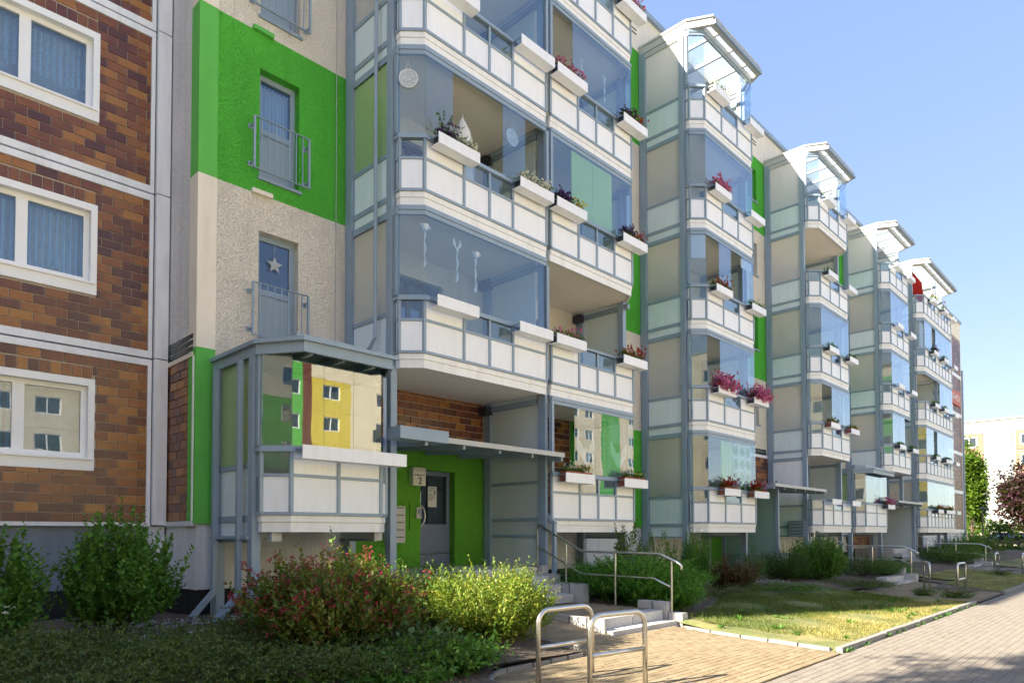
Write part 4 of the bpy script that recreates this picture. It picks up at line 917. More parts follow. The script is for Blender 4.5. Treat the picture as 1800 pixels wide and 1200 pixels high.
# ------------------------------------------------------------------ flower boxes
def blossoms(cx0, cx1, y, z, n, size, spread=(.06, .08), drop=0.):
    C = np.stack([rng.uniform(cx0, cx1, n), y+rng.normal(0, spread[0], n), z+np.abs(rng.normal(0, spread[1], n))-rng.uniform(0, drop+1e-6, n)], 1); parts = []
    for i in range(5):
        a = 2*math.pi*i/5; ax = np.stack([np.full(n, math.cos(a)), np.full(n, -.35), np.full(n, math.sin(a))], 1)+rng.normal(0, .35, (n, 3))
        parts.append(leaves(C, ax, size, size*.42, .1))
    return cat_np(parts)
def greens(cx0, cx1, y, z, n, size, h=.12, spread=.08):
    P = np.stack([rng.uniform(cx0, cx1, n), y+rng.normal(0, spread*.6, n), z+rng.uniform(-.01, h, n)*rng.uniform(.3, 1, n)], 1)
    return leaves(P, np.stack([rng.normal(0, .7, n), rng.normal(-.1, .7, n), rng.uniform(.0, 1, n)], 1), size, size*.38)
def nppart(name, VF, mat, parent, kind=None):
    V, Fq = VF; return link(name, npmesh(name, V-np.array(ORG[parent.name]), Fq, mat), parent, kind=kind)
KINDS = {'empty': None, 'pinkger': [('p_pink', 22, .05, .1, 0)], 'redger': [('p_red', 55, .05, .11, 0)], 'whitepet': [('p_white', 150, .045, .08, .06)], 'purplewhite': [('p_purple', 60, .045, .06, 0), ('p_white', 70, .042, .06, .04)],
         'viola': [('p_purple', 90, .045, .07, 0), ('p_yel', 40, .04, .06, 0)], 'violared': [('p_purple', 80, .045, .08, 0), ('p_red', 40, .04, .07, 0)], 'pink': [('p_pink', 80, .045, .08, .03)], 'bigpet': [('p_pink', 420, .062, .17, .16), ('p_red', 60, .055, .19, .12)],
         'green': [], 'mixed': [('p_red', 60, .055, .12, 0), ('p_mauve', 60, .05, .1, 0)], 'whitered': [('p_white', 26, .03, .07, 0), ('p_red', 10, .03, .06, 0), ('p_yel', 8, .03, .05, 0)], 'orange': [('p_red', 10, .05, .2, 0), ('p_white', 8, .05, .16, 0), ('p_yel', 8, .05, .16, 0)], 'magenta': [('p_pink', 160, .055, .13, .05)]}
def flower_box(x0, x1, B, kind, label, terra=False, yf=8.80, z0=.775):
    T = thing('flower_box', label, 'flower box', ((x0+x1)/2, 8.92, B+z0), 'flower boxes on the balcony rails'); a, c, e = B+z0, B+z0+.195, 9.03
    part('front_board', MB().box(x0, x1, yf, yf+.012, a, c), M['panel'], T); part('bottom_board', MB().box(x0+.002, x1-.002, yf+.013, e, a, a+.012), M['panel'], T)
    part('bracket', MB().box(x0+.02, x0+.04, yf+.02, e+.05, c-.05, c-.03).box(x1-.04, x1-.02, yf+.02, e+.05, c-.05, c-.03).box(x0+.02, x0+.04, yf+.02, yf+.04, a+.02, c-.03).box(x1-.04, x1-.02, yf+.02, yf+.04, a+.02, c-.03).box(x0+.02, x1-.02, e-.02, e, c-.05, c-.03), M['frame'], T)
    if KINDS[kind] is None: return
    part('planter', MB().box(x0+.06, x1-.06, yf+.03, e-.03, a+.02, c-.01+(.05 if terra else 0)), M['terra'] if terra else M['dark'], T)
    zt = c+(.04 if terra else 0); big = kind == 'bigpet'; fx0, fx1 = x0+.06, x1-.06
    nppart('foliage', greens(fx0, fx1, 8.92, zt, int(260*(x1-x0)) if not big else 420, .055, .16 if kind != 'bigpet' else .3, .1), M['l_fresh' if kind in ('green', 'orange') else 'l_green'], T)
    for m, n, sz, h, drop in KINDS[kind]:
        sub = (fx0, fx1) if big or len(KINDS[kind]) == 1 else ((fx0, (fx0+fx1)/2) if m == KINDS[kind][0][0] else ((fx0+fx1)/2, fx1))
        nppart('blossoms', blossoms(*sub, 8.88, zt+.05, n, sz, (.07, h) if not big else (.12, h), drop), M[m], T)
FB = [  # x0,x1,floor,kind,label,terra
 (7.28, 8.24, 3, 'empty', 'empty white flower box on fourth floor rail of the wide tower, left end', 0), (9.34, 10.32, 3, 'empty', 'empty white flower box beside the center post, fourth floor left balcony', 0),
 (10.42, 11.4, 3, 'pink', 'flower box with pink blossoms on fourth floor right balcony, next to center post', 0), (12.75, 13.72, 3, 'violared', 'flower box with dark red violas on fourth floor, right end of wide tower', 0),
 (12.75, 13.72, 4, 'pink', 'white flower box at the top right corner of the wide tower', 0),
 (7.28, 8.24, 2, 'purplewhite', 'flower box with wispy plant and white petunias beside the closed parasol', 0), (9.30, 10.28, 2, 'whitepet', 'flower box overflowing with white petunias near the center post', 0),
 (10.38, 11.36, 2, 'viola', 'flower box with violet and yellow violas below the green blind', 0), (12.7, 13.68, 2, 'violared', 'flower box with blue violas on third floor, right end of wide tower', 0),
 (7.26, 8.22, 1, 'empty', 'empty white flower box below the three paper hangings', 0), (9.28, 10.24, 1, 'empty', 'empty white flower box on second floor rail left of the open balcony', 0),
 (10.36, 11.32, 1, 'pinkger', 'flower box with pink geranium on the open second floor balcony', 0), (12.68, 13.64, 1, 'redger', 'flower box with red geranium on the open second floor balcony', 0),
 (10.62, 11.58, 0, 'whitered', 'flower box with terracotta trough and small flowers below left swallowtail curtain', 1), (12.68, 13.62, 0, 'whitered', 'flower box with white flowers in terracotta below right swallowtail curtain', 1)]
FB += [(17.1, 18.05, 4, 'whitered', 'flower box under the glass roof of second tower, left, with white flowers', 0), (19.3, 20.25, 4, 'empty', 'empty flower box at top right of the second tower', 0), (17.1, 18.05, 3, 'magenta', 'flower box with magenta flowers on fourth floor of second tower', 0), (19.3, 20.25, 3, 'empty', 'empty flower box on fourth floor of the second tower, right', 0),
 (17.1, 18.05, 2, 'redger', 'flower box with red geraniums below the white blind of second tower', 0), (19.3, 20.25, 2, 'green', 'flower box with green plants on third floor of second tower, right', 0), (17.15, 18.2, 1, 'bigpet', 'flower box buried in big pink petunias, second tower, left', 0), (19.35, 20.35, 1, 'bigpet', 'flower box buried in red and pink petunias, second tower, right', 0),
 (17.45, 18.4, 0, 'mixed', 'flower box with mauve and red flowers below the green curtain', 1), (19.3, 20.3, 0, 'mixed', 'flower box with red and mauve geraniums at bottom right of second tower', 1)]
for x0, nm, kinds in ((25.27, 'third tower', ['empty', 'empty', 'whitered', 'whitered', 'green', 'green', 'green', 'empty', 'empty', 'empty']), (33.97, 'fourth tower', [None, None, 'green', 'green', 'empty', 'empty', 'empty', 'empty', 'empty', 'empty'])):
    for k in range(5):
        for side in (0, 1):
            kd = kinds[k*2+side]
            if kd is None: continue
            xa = x0+(.4 if side == 0 else 2.55); what = {'empty': 'empty', 'whitered': 'white flowered', 'green': 'green planted'}[kd]
            FB.append((xa, xa+.95, k, kd, f'{what} flower box on {FL[k]} floor of the {nm}, {"left" if side == 0 else "right"}', 1 if kd == 'whitered' else 0))
FB += [(41.0, 41.95, 4, 'orange', 'flower box with tall orange and white flowers under the red cloth', 0), (43.4, 44.35, 4, 'orange', 'flower box with reddish plants at top of the farthest tower, middle', 0), (41.0, 41.95, 3, 'violared', 'flower box with dark red plants on fourth floor of farthest tower', 0), (43.2, 44.2, 3, 'green', 'dark leafy flower box on fourth floor of farthest tower, middle', 0),
 (41.0, 41.95, 2, 'green', 'leafy flower box on third floor of the farthest tower, left', 0), (43.0, 44., 2, 'green', 'leafy flower box on third floor of the farthest tower, middle', 0), (41.0, 41.95, 1, 'green', 'leafy flower box on second floor of the farthest tower, left', 0), (43.2, 44.6, 1, 'green', 'leafy flower box on second floor of the farthest tower, middle', 0),
 (41.2, 42.3, 0, 'redger', 'flower box with red flowers on ground floor of farthest tower, left', 0), (43., 45., 0, 'redger', 'flower box with red flowers on ground floor of farthest tower, middle', 0)]
FB += [(45.5, 46.4, k, 'empty', f'empty flower box on {FL[k]} floor at right end of farthest tower', 0) for k in range(5)]
FB += [(32.4, 33.4, 0, 'magenta', 'flower box with magenta flowers on the far porch rail', 0)]
for x0, x1, k, kd, lab, te in FB: flower_box(x0, x1, Bk[k], kd, lab, bool(te))
flower_box(4.80, 6.62, Bk[0], 'empty', 'long empty white flower board along the glazed porch rail', z0=.80)
# wispy plant in the third-floor box
T = thing('wispy_plant', 'tall wispy light green plant in the third floor flower box', 'plant', (7.5, 8.92, Bk[2]+.95)); ps = []; sb = MB()
for i in range(7):
    a = Vector((7.42+.05*i, 8.92, Bk[2]+.95)); e = a+Vector((random.uniform(-.35, .4), random.uniform(-.1, .1), random.uniform(.25, .55))); sb.tube([a, (a+e)/2+Vector((0, 0, .06)), e], .005, 5, .002)
    t_ = rng.uniform(.3, 1, 16)[:, None]; ps.append(leaves(np.array(a)*(1-t_)+np.array(e)*t_, rng.normal(0, 1, (16, 3)), .05, .013))
part('stems', sb, M['stem'], T); nppart('foliage', cat_np(ps), M['l_fresh'], T)

# ------------------------------------------------------------------ things hung in the glazing
def flatshape(name, pts, y, mat, label, cat, thick=.006, rot=0., about=None, extra=None):
    n = len(pts); cx = sum(p[0] for p in pts)/n; cz = sum(p[1] for p in pts)/n
    b = MB().add([(x-cx, -thick/2, z-cz) for x, z in pts]+[(x-cx, thick/2, z-cz) for x, z in pts], [tuple(range(n-1, -1, -1)), tuple(range(n, 2*n))]+[(i, (i+1) % n, n+(i+1) % n, n+i) for i in range(n)])
    if extra: extra(b, cx, cz)
    o = link(name, b.mesh(name, mat), None, (cx, y, cz)); o.rotation_euler.z = rot; return tag(o, label, cat)
def disc(x, y, z, r, label, rot=0):
    T = thing('lace_disc', label, 'window ornament', (x, y, z), 'round lace window ornaments'); T.rotation_euler.z = rot
    b = MB(); n = 28; ring = [(math.cos(2*math.pi*i/n), math.sin(2*math.pi*i/n)) for i in range(n)]
    og = ORG[T.name]
    b.add([(og[0]+c*r*.9, og[1], og[2]+s_*r*.9) for c, s_ in ring], [tuple(range(n))]); part('lace', b, M['lace'], T)
    part('rim', MB().tube([(og[0]+c*r, og[1], og[2]+s_*r) for c, s_ in ring+[ring[0]]], .012, 6), M['paper'], T); part('cord', MB().tube([(og[0]-.05, og[1], og[2]+r), (og[0], og[1], og[2]+r+.14), (og[0]+.05, og[1], og[2]+r)], .003, 4), M['paper'], T)
disc(6.98, 9.26, Bk[2]+1.95, .155, 'round white lace disc in the chamfered pane of third floor', math.radians(-42)); disc(9.42, 9.14, Bk[2]+1.9, .155, 'round white lace disc in the pane beside the center post')
def rose(x, z, label, y=9.13, L_=.62, wing=False, s=1.):
    T = thing('paper_hanging', label, 'window ornament', (x, y, z), 'white paper hangings in the glazing'); b = MB(); og = ORG[T.name]
    if wing:
        for sg in (-1, 1): b.add([(x+sg*.01, y, z-.09*s), (x+sg*.10*s, y, z+.0), (x+sg*.085*s, y, z+.12*s), (x+sg*.045*s, y, z+.04*s)], [(0, 1, 2, 3)])
    else:
        for i in range(5):
            a = i/5*math.pi; b.add([(x+math.cos(a)*.03, y-.01+.006*i, z), (x+math.cos(a)*.13*s, y-.02, z+.02+math.sin(a)*.05), (x+math.cos(a+.3)*.09*s, y-.02, z+.06*s), (x, y, z+.07*s)], [(0, 1, 2, 3)])
        b.tube([(x, y, z-.04), (x, y, z+.06)], .05*s, 8, .07*s)
    part('paper_bloom', b, M['paper'], T)
    part('ribbon', MB().add(sum([[(x-.016+.014*math.sin(i*2.1), y+.012*math.cos(i*1.7), z-.05-L_*i/8), (x+.02+.014*math.sin(i*2.1), y-.012*math.cos(i*1.7), z-.05-L_*i/8)] for i in range(9)], []), [(2*i, 2*i+1, 2*i+3, 2*i+2) for i in range(8)]), M['paper'], T)
rose(7.24, Bk[1]+2.18, 'left one of three white paper roses on a ribbon'); rose(7.98, Bk[1]+2.12, 'white wing shaped paper hanging between two paper roses', wing=True); rose(8.43, Bk[1]+2.05, 'right one of three white paper roses on a ribbon')
rose(11.62, Bk[3]+1.75, 'small blue white trinket hung in fourth floor glazing', L_=.35, wing=True, s=.5); rose(12.45, Bk[3]+1.75, 'small white butterfly trinket hung in fourth floor glazing', L_=.5, wing=True, s=.6)
PA = thing('closed_parasol', 'closed white parasol standing on the third floor balcony', 'parasol', (8.43, 9.5, Bk[2]))
pts = [(8.43, 9.5, Bk[2]+.5), (8.43, 9.5, Bk[2]+.62), (8.43, 9.5, Bk[2]+1.3), (8.43, 9.5, Bk[2]+1.75), (8.43, 9.5, Bk[2]+2.0)]
b = MB(); n = 12; rad = [.24, .21, .19, .14, .02]
for (x, y, z), r_ in zip(pts, rad): b.v += [(x+r_*(1+.18*(i % 2))*math.cos(2*math.pi*i/n), y+r_*(1+.18*(i % 2))*math.sin(2*math.pi*i/n), z) for i in range(n)]
b.f += [(r_*n+i, r_*n+(i+1) % n, (r_+1)*n+(i+1) % n, (r_+1)*n+i) for r_ in range(4) for i in range(n)]
part('canopy_cloth', b, M['canvas'], PA, smooth=True); part('pole', MB().tube([(8.43, 9.5, Bk[2]), (8.43, 9.5, Bk[2]+2.06)], .018, 8), M['alu'], PA); part('foot', MB().tube([(8.43, 9.5, Bk[2]), (8.43, 9.5, Bk[2]+.06)], .2, 14), M['plinthb'], PA)
def swallow(x, label):
    z = Bk[0]+2.36; w = .33; pts = [(x-w, z), (x+w, z), (x+w, z-.75), (x+.02, z-1.13), (x-.02, z-1.13), (x-w, z-.75)]
    pts = [(x-w, z-.52), (x-w*.85, z-.55), (x-.06, z-.80), (x, z-.72), (x+.06, z-.80), (x+w*.85, z-.55), (x+w, z-.52), (x+w, z-.80), (x+.04, z-1.12), (x-.04, z-1.12), (x-w, z-.80)]
    b = MB(); 
    b.add([(px-x, .0, pz-z) for px, pz in (pts[0], pts[1], pts[2], pts[9], pts[10])], [(0, 1, 2, 3, 4)]); b.add([(px-x, .0, pz-z) for px, pz in (pts[6], pts[5], pts[4], pts[8], pts[7])], [(0, 1, 2, 3, 4)])
    b.add([(-.06, 0, -.80), (0, 0, -.72), (.06, 0, -.80), (.04, 0, -1.12), (-.04, 0, -1.12)], [(0, 1, 2, 3, 4)]); b.tube([(0, 0, -1.12), (0, 0, -1.38)], .008, 5)
    T = thing('swallowtail_curtain', label, 'curtain', (x, 9.17, z), 'swallowtail panel curtains'); ORG[T.name] = (0, 0, 0); part('white_tails', b, M['swallow'], T)
    v = MB().quad((-w, .004, 0), (w, .004, 0), (w, .004, -.56), (-w, .004, -.56)); part('net', v, M['net2'], T)
M['net2'] = cloth_mat('fine_net', (.75, .82, .9), .72)
swallow(11.75, 'left sheer swallowtail curtain in the ground floor glazing'); swallow(12.98, 'right sheer swallowtail curtain in the ground floor glazing')
b = MB(); rr = random.Random(9)
for i in range(4):
    for j_ in range(10):
        x, z = 12.1+i*.16, Bk[0]+2.3-j_*.13+rr.uniform(-.03, .03); b.box(x-.012, x+.012, 9.16, 9.166, z-.012, z+.012)
    b.box(12.099+i*.16, 12.101+i*.16, 9.162, 9.164, Bk[0]+1.0, Bk[0]+2.38)
o = link('bead_string', b.mesh('bead_string', M['paper'], (12.3, 9.16, 4)), None, (12.3, 9.16, 4)); tag(o, 'beaded strings hanging between two swallowtail curtains', 'bead curtain')
# green ring patterned curtain in the second tower
t = NT('ring_curtain'); co = t.obj(); mp = t.n('ShaderNodeMapping', Scale=(1., 0., 1.)); t.t.links.new(co, mp.inputs[0])
v = t.n('ShaderNodeTexVoronoi', Scale=2.6, Randomness=0.); t.t.links.new(mp.outputs[0], v.inputs['Vector'])
c = t.ramp(v.outputs['Distance'], [(0, (.02, .25, .05)), (.2, (.30, .5, .06)), (.27, (.02, .22, .05)), (.36, (.45, .62, .15)), (.42, (.75, .82, .72))], 'CONSTANT')
d = t.n('ShaderNodeBsdfDiffuse'); t.t.links.new(c, d.inputs[0]); l = t.n('ShaderNodeBsdfTranslucent'); t.t.links.new(c, l.inputs[0])
M['ring'] = t.surf(t.n('ShaderNodeMixShader', i0=.35, i1=d.outputs[0], i2=l.outputs[0]).outputs[0])
curtain(18.75, 19.9, Bk[0]+1.0, Bk[0]+2.38, 9.2, M['ring'], 'white curtain printed with green rings in the second tower', .012, 40, name='ring_curtain', folds=4)
curtain(18.0, 18.72, Bk[0]+1.0, Bk[0]+2.38, 9.2, M['blindg'], 'plain light green curtain beside the ring printed one', .015, 30, name='green_curtain', folds=4)
curtain(40.2, 40.8, Bk[3]+1.0, Bk[3]+2.38, 9.3, M['blindw'], 'white gathered curtain on fourth floor of the farthest tower', .03, 30, name='white_curtain', folds=4)
SC = link('cloth_screen', MB().add([(40.1, 9.6, Bk[4]+1.0), (41.6, 9.5, Bk[4]+1.0), (42.0, 9.5, Bk[4]+1.5), (41.7, 9.5, Bk[4]+2.1), (40.1, 9.6, Bk[4]+2.35), (40.1, 9.62, Bk[4]+1.0), (41.6, 9.52, Bk[4]+1.0), (42.0, 9.52, Bk[4]+1.5), (41.7, 9.52, Bk[4]+2.1), (40.1, 9.62, Bk[4]+2.35)], [(0, 1, 2, 3, 4), (9, 8, 7, 6, 5)]).mesh('cloth_screen', M['redcloth'], (41, 9.5, 14)), None, (41, 9.5, 14)); tag(SC, 'red cloth windscreen under the farthest glass roof', 'windscreen')

# ------------------------------------------------------------------ vegetation
def shrub(name, label, x, y, h, r, ns, nl, ll, lw, mat, cat='shrub', z0=None, blossom=None, nb=0, group='shrubs in front of the building', squat=1., upright=.4, seed=1, core=.35, droop=.1, bs=.03):
    z0 = hf(x, y) if z0 is None else z0; r_ = np.random.default_rng(seed+int(x*13)); H = h-z0
    T = thing(name, label, cat, (x, y, z0), group)
    u = nrm(np.stack([r_.normal(size=ns), r_.normal(size=ns), r_.uniform(-.25, 1.0, ns)*1.15], 1))
    lob = 1+.20*np.sin(u[:, 0]*4+seed)*np.cos(u[:, 1]*5+seed*2)+.13*r_.normal(size=ns)
    tip = np.stack([u[:, 0]*r*lob, u[:, 1]*r*lob, H*.45+u[:, 2]*H*.52*lob*squat], 1)
    inner = r_.uniform(0, 1, ns) < core; tip[inner] *= r_.uniform(.5, .9, inner.sum())[:, None]
    tip[:, 2] = np.maximum(tip[:, 2], .04)
    root = np.stack([tip[:, 0]*.25, tip[:, 1]*.25, np.maximum(.02, tip[:, 2]*.25-.05)], 1); d = tip-root
    d = nrm(nrm(d)+np.array([0, 0, upright])); sl = np.minimum(.42, .55*np.linalg.norm(tip-root, axis=1)+.08)
    Ps, Ds, Ls = [], [], []
    for j in range(nl):
        f = (j+.6)/nl; P = tip-d*sl[:, None]*(1-f); P[:, 2] -= droop*sl*f*f
        side = nrm(np.cross(d, r_.normal(size=(ns, 3)))); Ds.append(d*.75+side*.9+np.array([0, 0, .1])); Ps.append(P); Ls.append(ll*(1.1-.45*f)*r_.uniform(.7, 1.25, ns))
    P, D, Ln = np.concatenate(Ps), np.concatenate(Ds), np.concatenate(Ls); V, Fq = leaves(P, D, Ln, Ln*lw)
    link('foliage', npmesh('foliage', V, Fq, mat), T)
    sb = MB()
    for i in range(0, ns, max(1, ns//28)):
        t_ = tip[i]; sb.tube([(t_[0]*.08, t_[1]*.08, 0), (root[i][0]*1.2, root[i][1]*1.2, root[i][2]+.1), tuple(t_*.93)], .012, 5, .003)
    link('stems', sb.mesh('stems', M['stem']), T)
    if blossom:
        k = r_.choice(ns, min(ns, nb), replace=False); out = k[np.linalg.norm(tip[k, :2], axis=1) > r*.3] if nb else k; parts = []
        base = tip[out]; 
        for c in range(7):
            C = base+r_.normal(0, .035, base.shape)
            for i in range(4): parts.append(leaves(C, r_.normal(0, 1, base.shape), bs, bs*.4, .1))
        V, Fq = cat_np(parts); link('blossoms', npmesh('blossoms', V, Fq, blossom), T)
    return T
shrub('privet', 'dark privet bush at the far left against the plinth', 1.35, 9.6, 1.8, .52, 520, 12, .085, .3, M['l_privet'], seed=3, upright=.9)
shrub('privet', 'upright green privet bush in front of the grey plinth', 2.8, 9.9, 2.0, .58, 680, 12, .085, .3, M['l_privet'], seed=4, upright=1.1)
shrub('weigela', 'red flowering weigela bush in front of the glazed porch', 4.35, 7.2, 1.47, .84, 1350, 12, .085, .27, M['l_weig'], blossom=M['p_weig'], nb=230, seed=5)
shrub('shrub', 'dense green bush between the weigela and the yellow green spirea', 6.3, 8.0, 1.25, .85, 1100, 12, .065, .27, M['l_green'], seed=6)
shrub('spirea', 'sunlit yellow green spirea bush left of the ramp', 6.6, 6.8, 1.27, .82, 2100, 13, .062, .25, M['l_spir'], seed=7, upright=.6)
shrub('shrub', 'low bright green shrub at the bottom, in front of the spirea', 5.0, 6.05, .55, .75, 520, 9, .10, .3, M['l_fresh'], seed=8, squat=.8)
shrub('elder_seedling', 'pale green broad leaved seedling among the low plants', 4.95, 6.3, .72, .38, 70, 7, .09, .4, M['l_elder'], seed=9)
shrub('shrub', 'low dark shrub below the red weigela', 3.75, 7.0, .5, .7, 480, 9, .055, .3, M['l_green'], seed=10)
shrub('juniper', 'large spreading juniper beside the handrail', 11.5, 7.75, 1.35, 1.2, 1700, 18, .08, .15, M['l_jun'], seed=11, upright=.15, squat=.9)
shrub('juniper', 'light green juniper tip beside the granite blocks', 11.15, 6.85, .85, .62, 800, 18, .08, .15, M['l_jun'], seed=12, upright=.2)
shrub('tall_perennial', 'tall leafy stem plant rising above the juniper', 12.75, 8.75, 2.0, .34, 60, 16, .11, .2, M['l_green'], seed=13, upright=2.)
shrub('tall_perennial', 'tall thin shrub right of the leafy stem plant', 14.1, 8.8, 1.8, .45, 110, 14, .08, .2, M['l_privet'], seed=14, upright=2.)
shrub('conifer', 'narrow green conifer bush below the second tower', 15.4, 8.6, 1.75, .36, 520, 14, .07, .15, M['l_jun'], seed=15, upright=1.6)
shrub('barberry', 'dark red barberry bush below the second tower', 15.6, 7.75, 1.15, .62, 600, 10, .06, .3, M['l_red'], seed=16)
shrub('shrub', 'slim green sapling right of the red barberry', 18.3, 8.4, 1.35, .32, 90, 10, .06, .3, M['l_fresh'], seed=17, upright=1.)
shrub('yew', 'dark yew bush before the second entrance screen', 19.5, 8.0, 1.3, .62, 800, 16, .06, .15, M['l_yew'], seed=18)
shrub('shrub', 'tall dark leafy bush left of the second handrail', 20.9, 7.6, 1.6, .75, 800, 14, .1, .18, M['l_privet'], seed=19, upright=1.)
shrub('yew', 'broad dark yew behind the second bike racks', 23.9, 7.3, 1.05, 1.15, 700, 16, .06, .13, M['l_yew'], seed=20, upright=.2)
shrub('juniper', 'yellow green juniper at the second handrail', 25.2, 6.75, .85, .7, 380, 16, .06, .13, M['l_jun'], seed=21, upright=.2)
shrub('yew', 'wide yew bush beside the third handrail', 36.0, 7.4, 1.1, 1.3, 600, 15, .07, .14, M['l_yew'], seed=22)
shrub('juniper', 'juniper bush under the third handrail', 38.6, 7.4, 1.05, 1.3, 600, 15, .07, .14, M['l_jun'], seed=23)
shrub('yew', 'yew bush at the foot of the farthest tower', 42.5, 8.6, 1.2, 1.3, 400, 13, .08, .16, M['l_yew'], seed=24)
shrub('shrub', 'green bush at the far building corner', 47.5, 9.2, 1.7, 1.2, 380, 12, .1, .2, M['l_fresh'], seed=25)
shrub('shrub', 'round shrub beyond the farthest tower', 54.0, 9.0, 1.6, 1.6, 380, 12, .1, .2, M['l_green'], seed=26)
shrub('shrub', 'small bush at the left far bike rack foot', 19.6, 4.55, .33, .32, 120, 9, .04, .25, M['l_green'], seed=27); shrub('shrub', 'small bush at the right far bike rack foot', 19.55, 3.85, .34, .45, 170, 9, .04, .25, M['l_green'], seed=28)
shrub('shrub', 'small plant beside the farthest bike racks', 30.3, 4.6, .35, .42, 110, 8, .05, .25, M['l_green'], seed=29)
shrub('cotoneaster', 'low green carpet shrub at the edge of the dry lawn', 13.8, 7.15, .55, .9, 420, 11, .04, .25, M['l_low'], seed=30, upright=.1)
shrub('cotoneaster', 'low carpet shrub below the dark yew, middle of the bed', 16.6, 6.85, .5, 1.05, 420, 11, .045, .25, M['l_fresh'], seed=31, upright=.1)
shrub('cotoneaster', 'low carpet shrub near the second path edge', 20.2, 6.2, .42, 1.0, 380, 11, .045, .25, M['l_low'], seed=32, upright=.1)
shrub('cotoneaster', 'low dark carpet shrub beneath the barberry', 15.2, 7.2, .5, .6, 260, 11, .04, .25, M['l_yew'], seed=33, upright=.1)
shrub('shrub', 'low leafy weeds at the front corner of the bed', 4.2, 5.8, .36, .55, 260, 9, .08, .3, M['l_fresh'], seed=35, squat=.8)
shrub('shrub', 'low dark leafy plant before the ground cover', 3.3, 6.35, .4, .6, 260, 9, .06, .3, M['l_green'], seed=36, squat=.8)
shrub('white_rose', 'low dark bush with tiny white flowers at left edge', 1.0, 9.0, 1.25, .5, 200, 10, .06, .28, M['l_privet'], seed=34, blossom=M['p_white'], nb=14)
# ground cover carpet, gravel, grass
n = 7000; gx = rng.uniform(.4, 5.2, n*3); gy = rng.uniform(5.4, 9.6, n*3); ok = (gy > 6.5+.12*np.sin(gx*3)-.33*(gx-1.5)+.0) & (gy < 8.75-.4*np.maximum(0, gx-2.3)) & (gx+gy < 13.2); gx, gy = gx[ok][:n], gy[ok][:n]; n = len(gx)
hz = np.array([hf(a, b_) for a, b_ in zip(gx, gy)]); hump = .06+.15*(np.sin(gx*3.1)*np.cos(gy*2.7)+1)/2+.07*rng.normal(size=n)
d0 = nrm(np.stack([rng.normal(0, 1, n), rng.normal(-.3, 1, n), rng.uniform(.1, .6, n)], 1)); ps = []
for j in range(11):
    f = j/10; P = np.stack([gx, gy, hz+np.maximum(.02, hump)], 1)+d0*(f-.4)*.2; ps.append(leaves(P, d0+rng.normal(0, .8, (n, 3)), .034, .011))
V, Fq = cat_np(ps); o = link('ground_cover', npmesh('ground_cover', V, Fq, M['l_low']), None); tag(o, 'dark low cotoneaster carpet in the foreground bed', None, None, 'stuff')
b = MB(); rr = random.Random(4)
for i in range(2600):
    x, y = rr.uniform(1.2, 7.0), rr.uniform(9.0, 10.9)
    if i > 2200: x, y = rr.uniform(16.5, 19.5), rr.uniform(7.6, 9.5)
    s_ = rr.uniform(.012, .032); z = hf(x, y)+s_*.4; a = rr.uniform(0, 3); ca, sa = math.cos(a)*s_, math.sin(a)*s_
    b.add([(x+ca, y+sa, z), (x-sa, y+ca*.7, z-.006), (x-ca*.9, y-sa, z+.003), (x+sa, y-ca*.8, z), (x+.2*ca, y, z+s_*.7), (x, y, z-s_*.6)], [(0, 1, 4), (1, 2, 4), (2, 3, 4), (3, 0, 4), (1, 0, 5), (2, 1, 5), (3, 2, 5), (0, 3, 5)])
struct('gravel', b, M['gravel'], kind='stuff')
def grass(n, x0, x1, y0, y1, test, hmin, hmax, name, mat):
    gx, gy = rng.uniform(x0, x1, n), rng.uniform(y0, y1, n); ok = np.array([test(a, c) for a, c in zip(gx, gy)]); gx, gy = gx[ok], gy[ok]; n = len(gx)
    z = np.array([hf(a, c) for a, c in zip(gx, gy)]); dens = (np.sin(gx*1.7+.5)*np.sin(gy*2.3)+np.sin(gx*4.1-gy*3))*.25+.6
    hh = rng.uniform(hmin, hmax, n)*(.5+dens*.7)*np.where(rng.uniform(0, 1, n) < .012, 2.6, 1.); D = np.stack([rng.normal(0, .45, n), rng.normal(0, .45, n), np.ones(n)], 1)
    V, Fq = leaves(np.stack([gx, gy, z], 1), D, hh, .0032+.002*rng.uniform(0, 1, n), 0.); o = link(name, npmesh(name, V, Fq, mat), None); o['kind'] = 'stuff'
M['grass_g'] = leaf_mat('green_grass_blade', G((.06, .12, .02), (.10, .17, .03), (.20, .21, .05), (.07, .14, .025)), .35)
lt = lambda x, y: not inpath(x, y) and x > 9.75+(y-3.3)*.22 and LAWN(max(x, 9.95), y)
patch = lambda x, y: math.sin(x*1.3+.7)*math.sin(y*2.1+x*.4)+.35*math.sin(x*3.7)*math.cos(y*4.3)
grass(90000, 9.7, 18.5, 3.35, 7.2, lambda x, y: lt(x, y) and patch(x, y)*.55+(y-4.7) < random.uniform(-.5, .5), .02, .055, 'dry_lawn_grass', M['grass'])
grass(60000, 9.7, 18.5, 3.35, 7.2, lambda x, y: lt(x, y) and patch(x, y)*.55+(y-4.5) > random.uniform(-.4, .4), .03, .08, 'lawn_grass', M['grass_g'])
grass(14000, 22, 33, 3.35, 6.6, lambda x, y: not inpath(x, y) and LAWN(x, y), .03, .09, 'lawn_grass', M['grass'])
grass(5000, .8, 5.0, 4.6, 7.6, lambda x, y: y < 7.3-.55*(x-1.2) and y > 5.2, .02, .05, 'verge_grass', M['grass'])
b = MB(); rr = random.Random(12)           # weeds and litter on soil
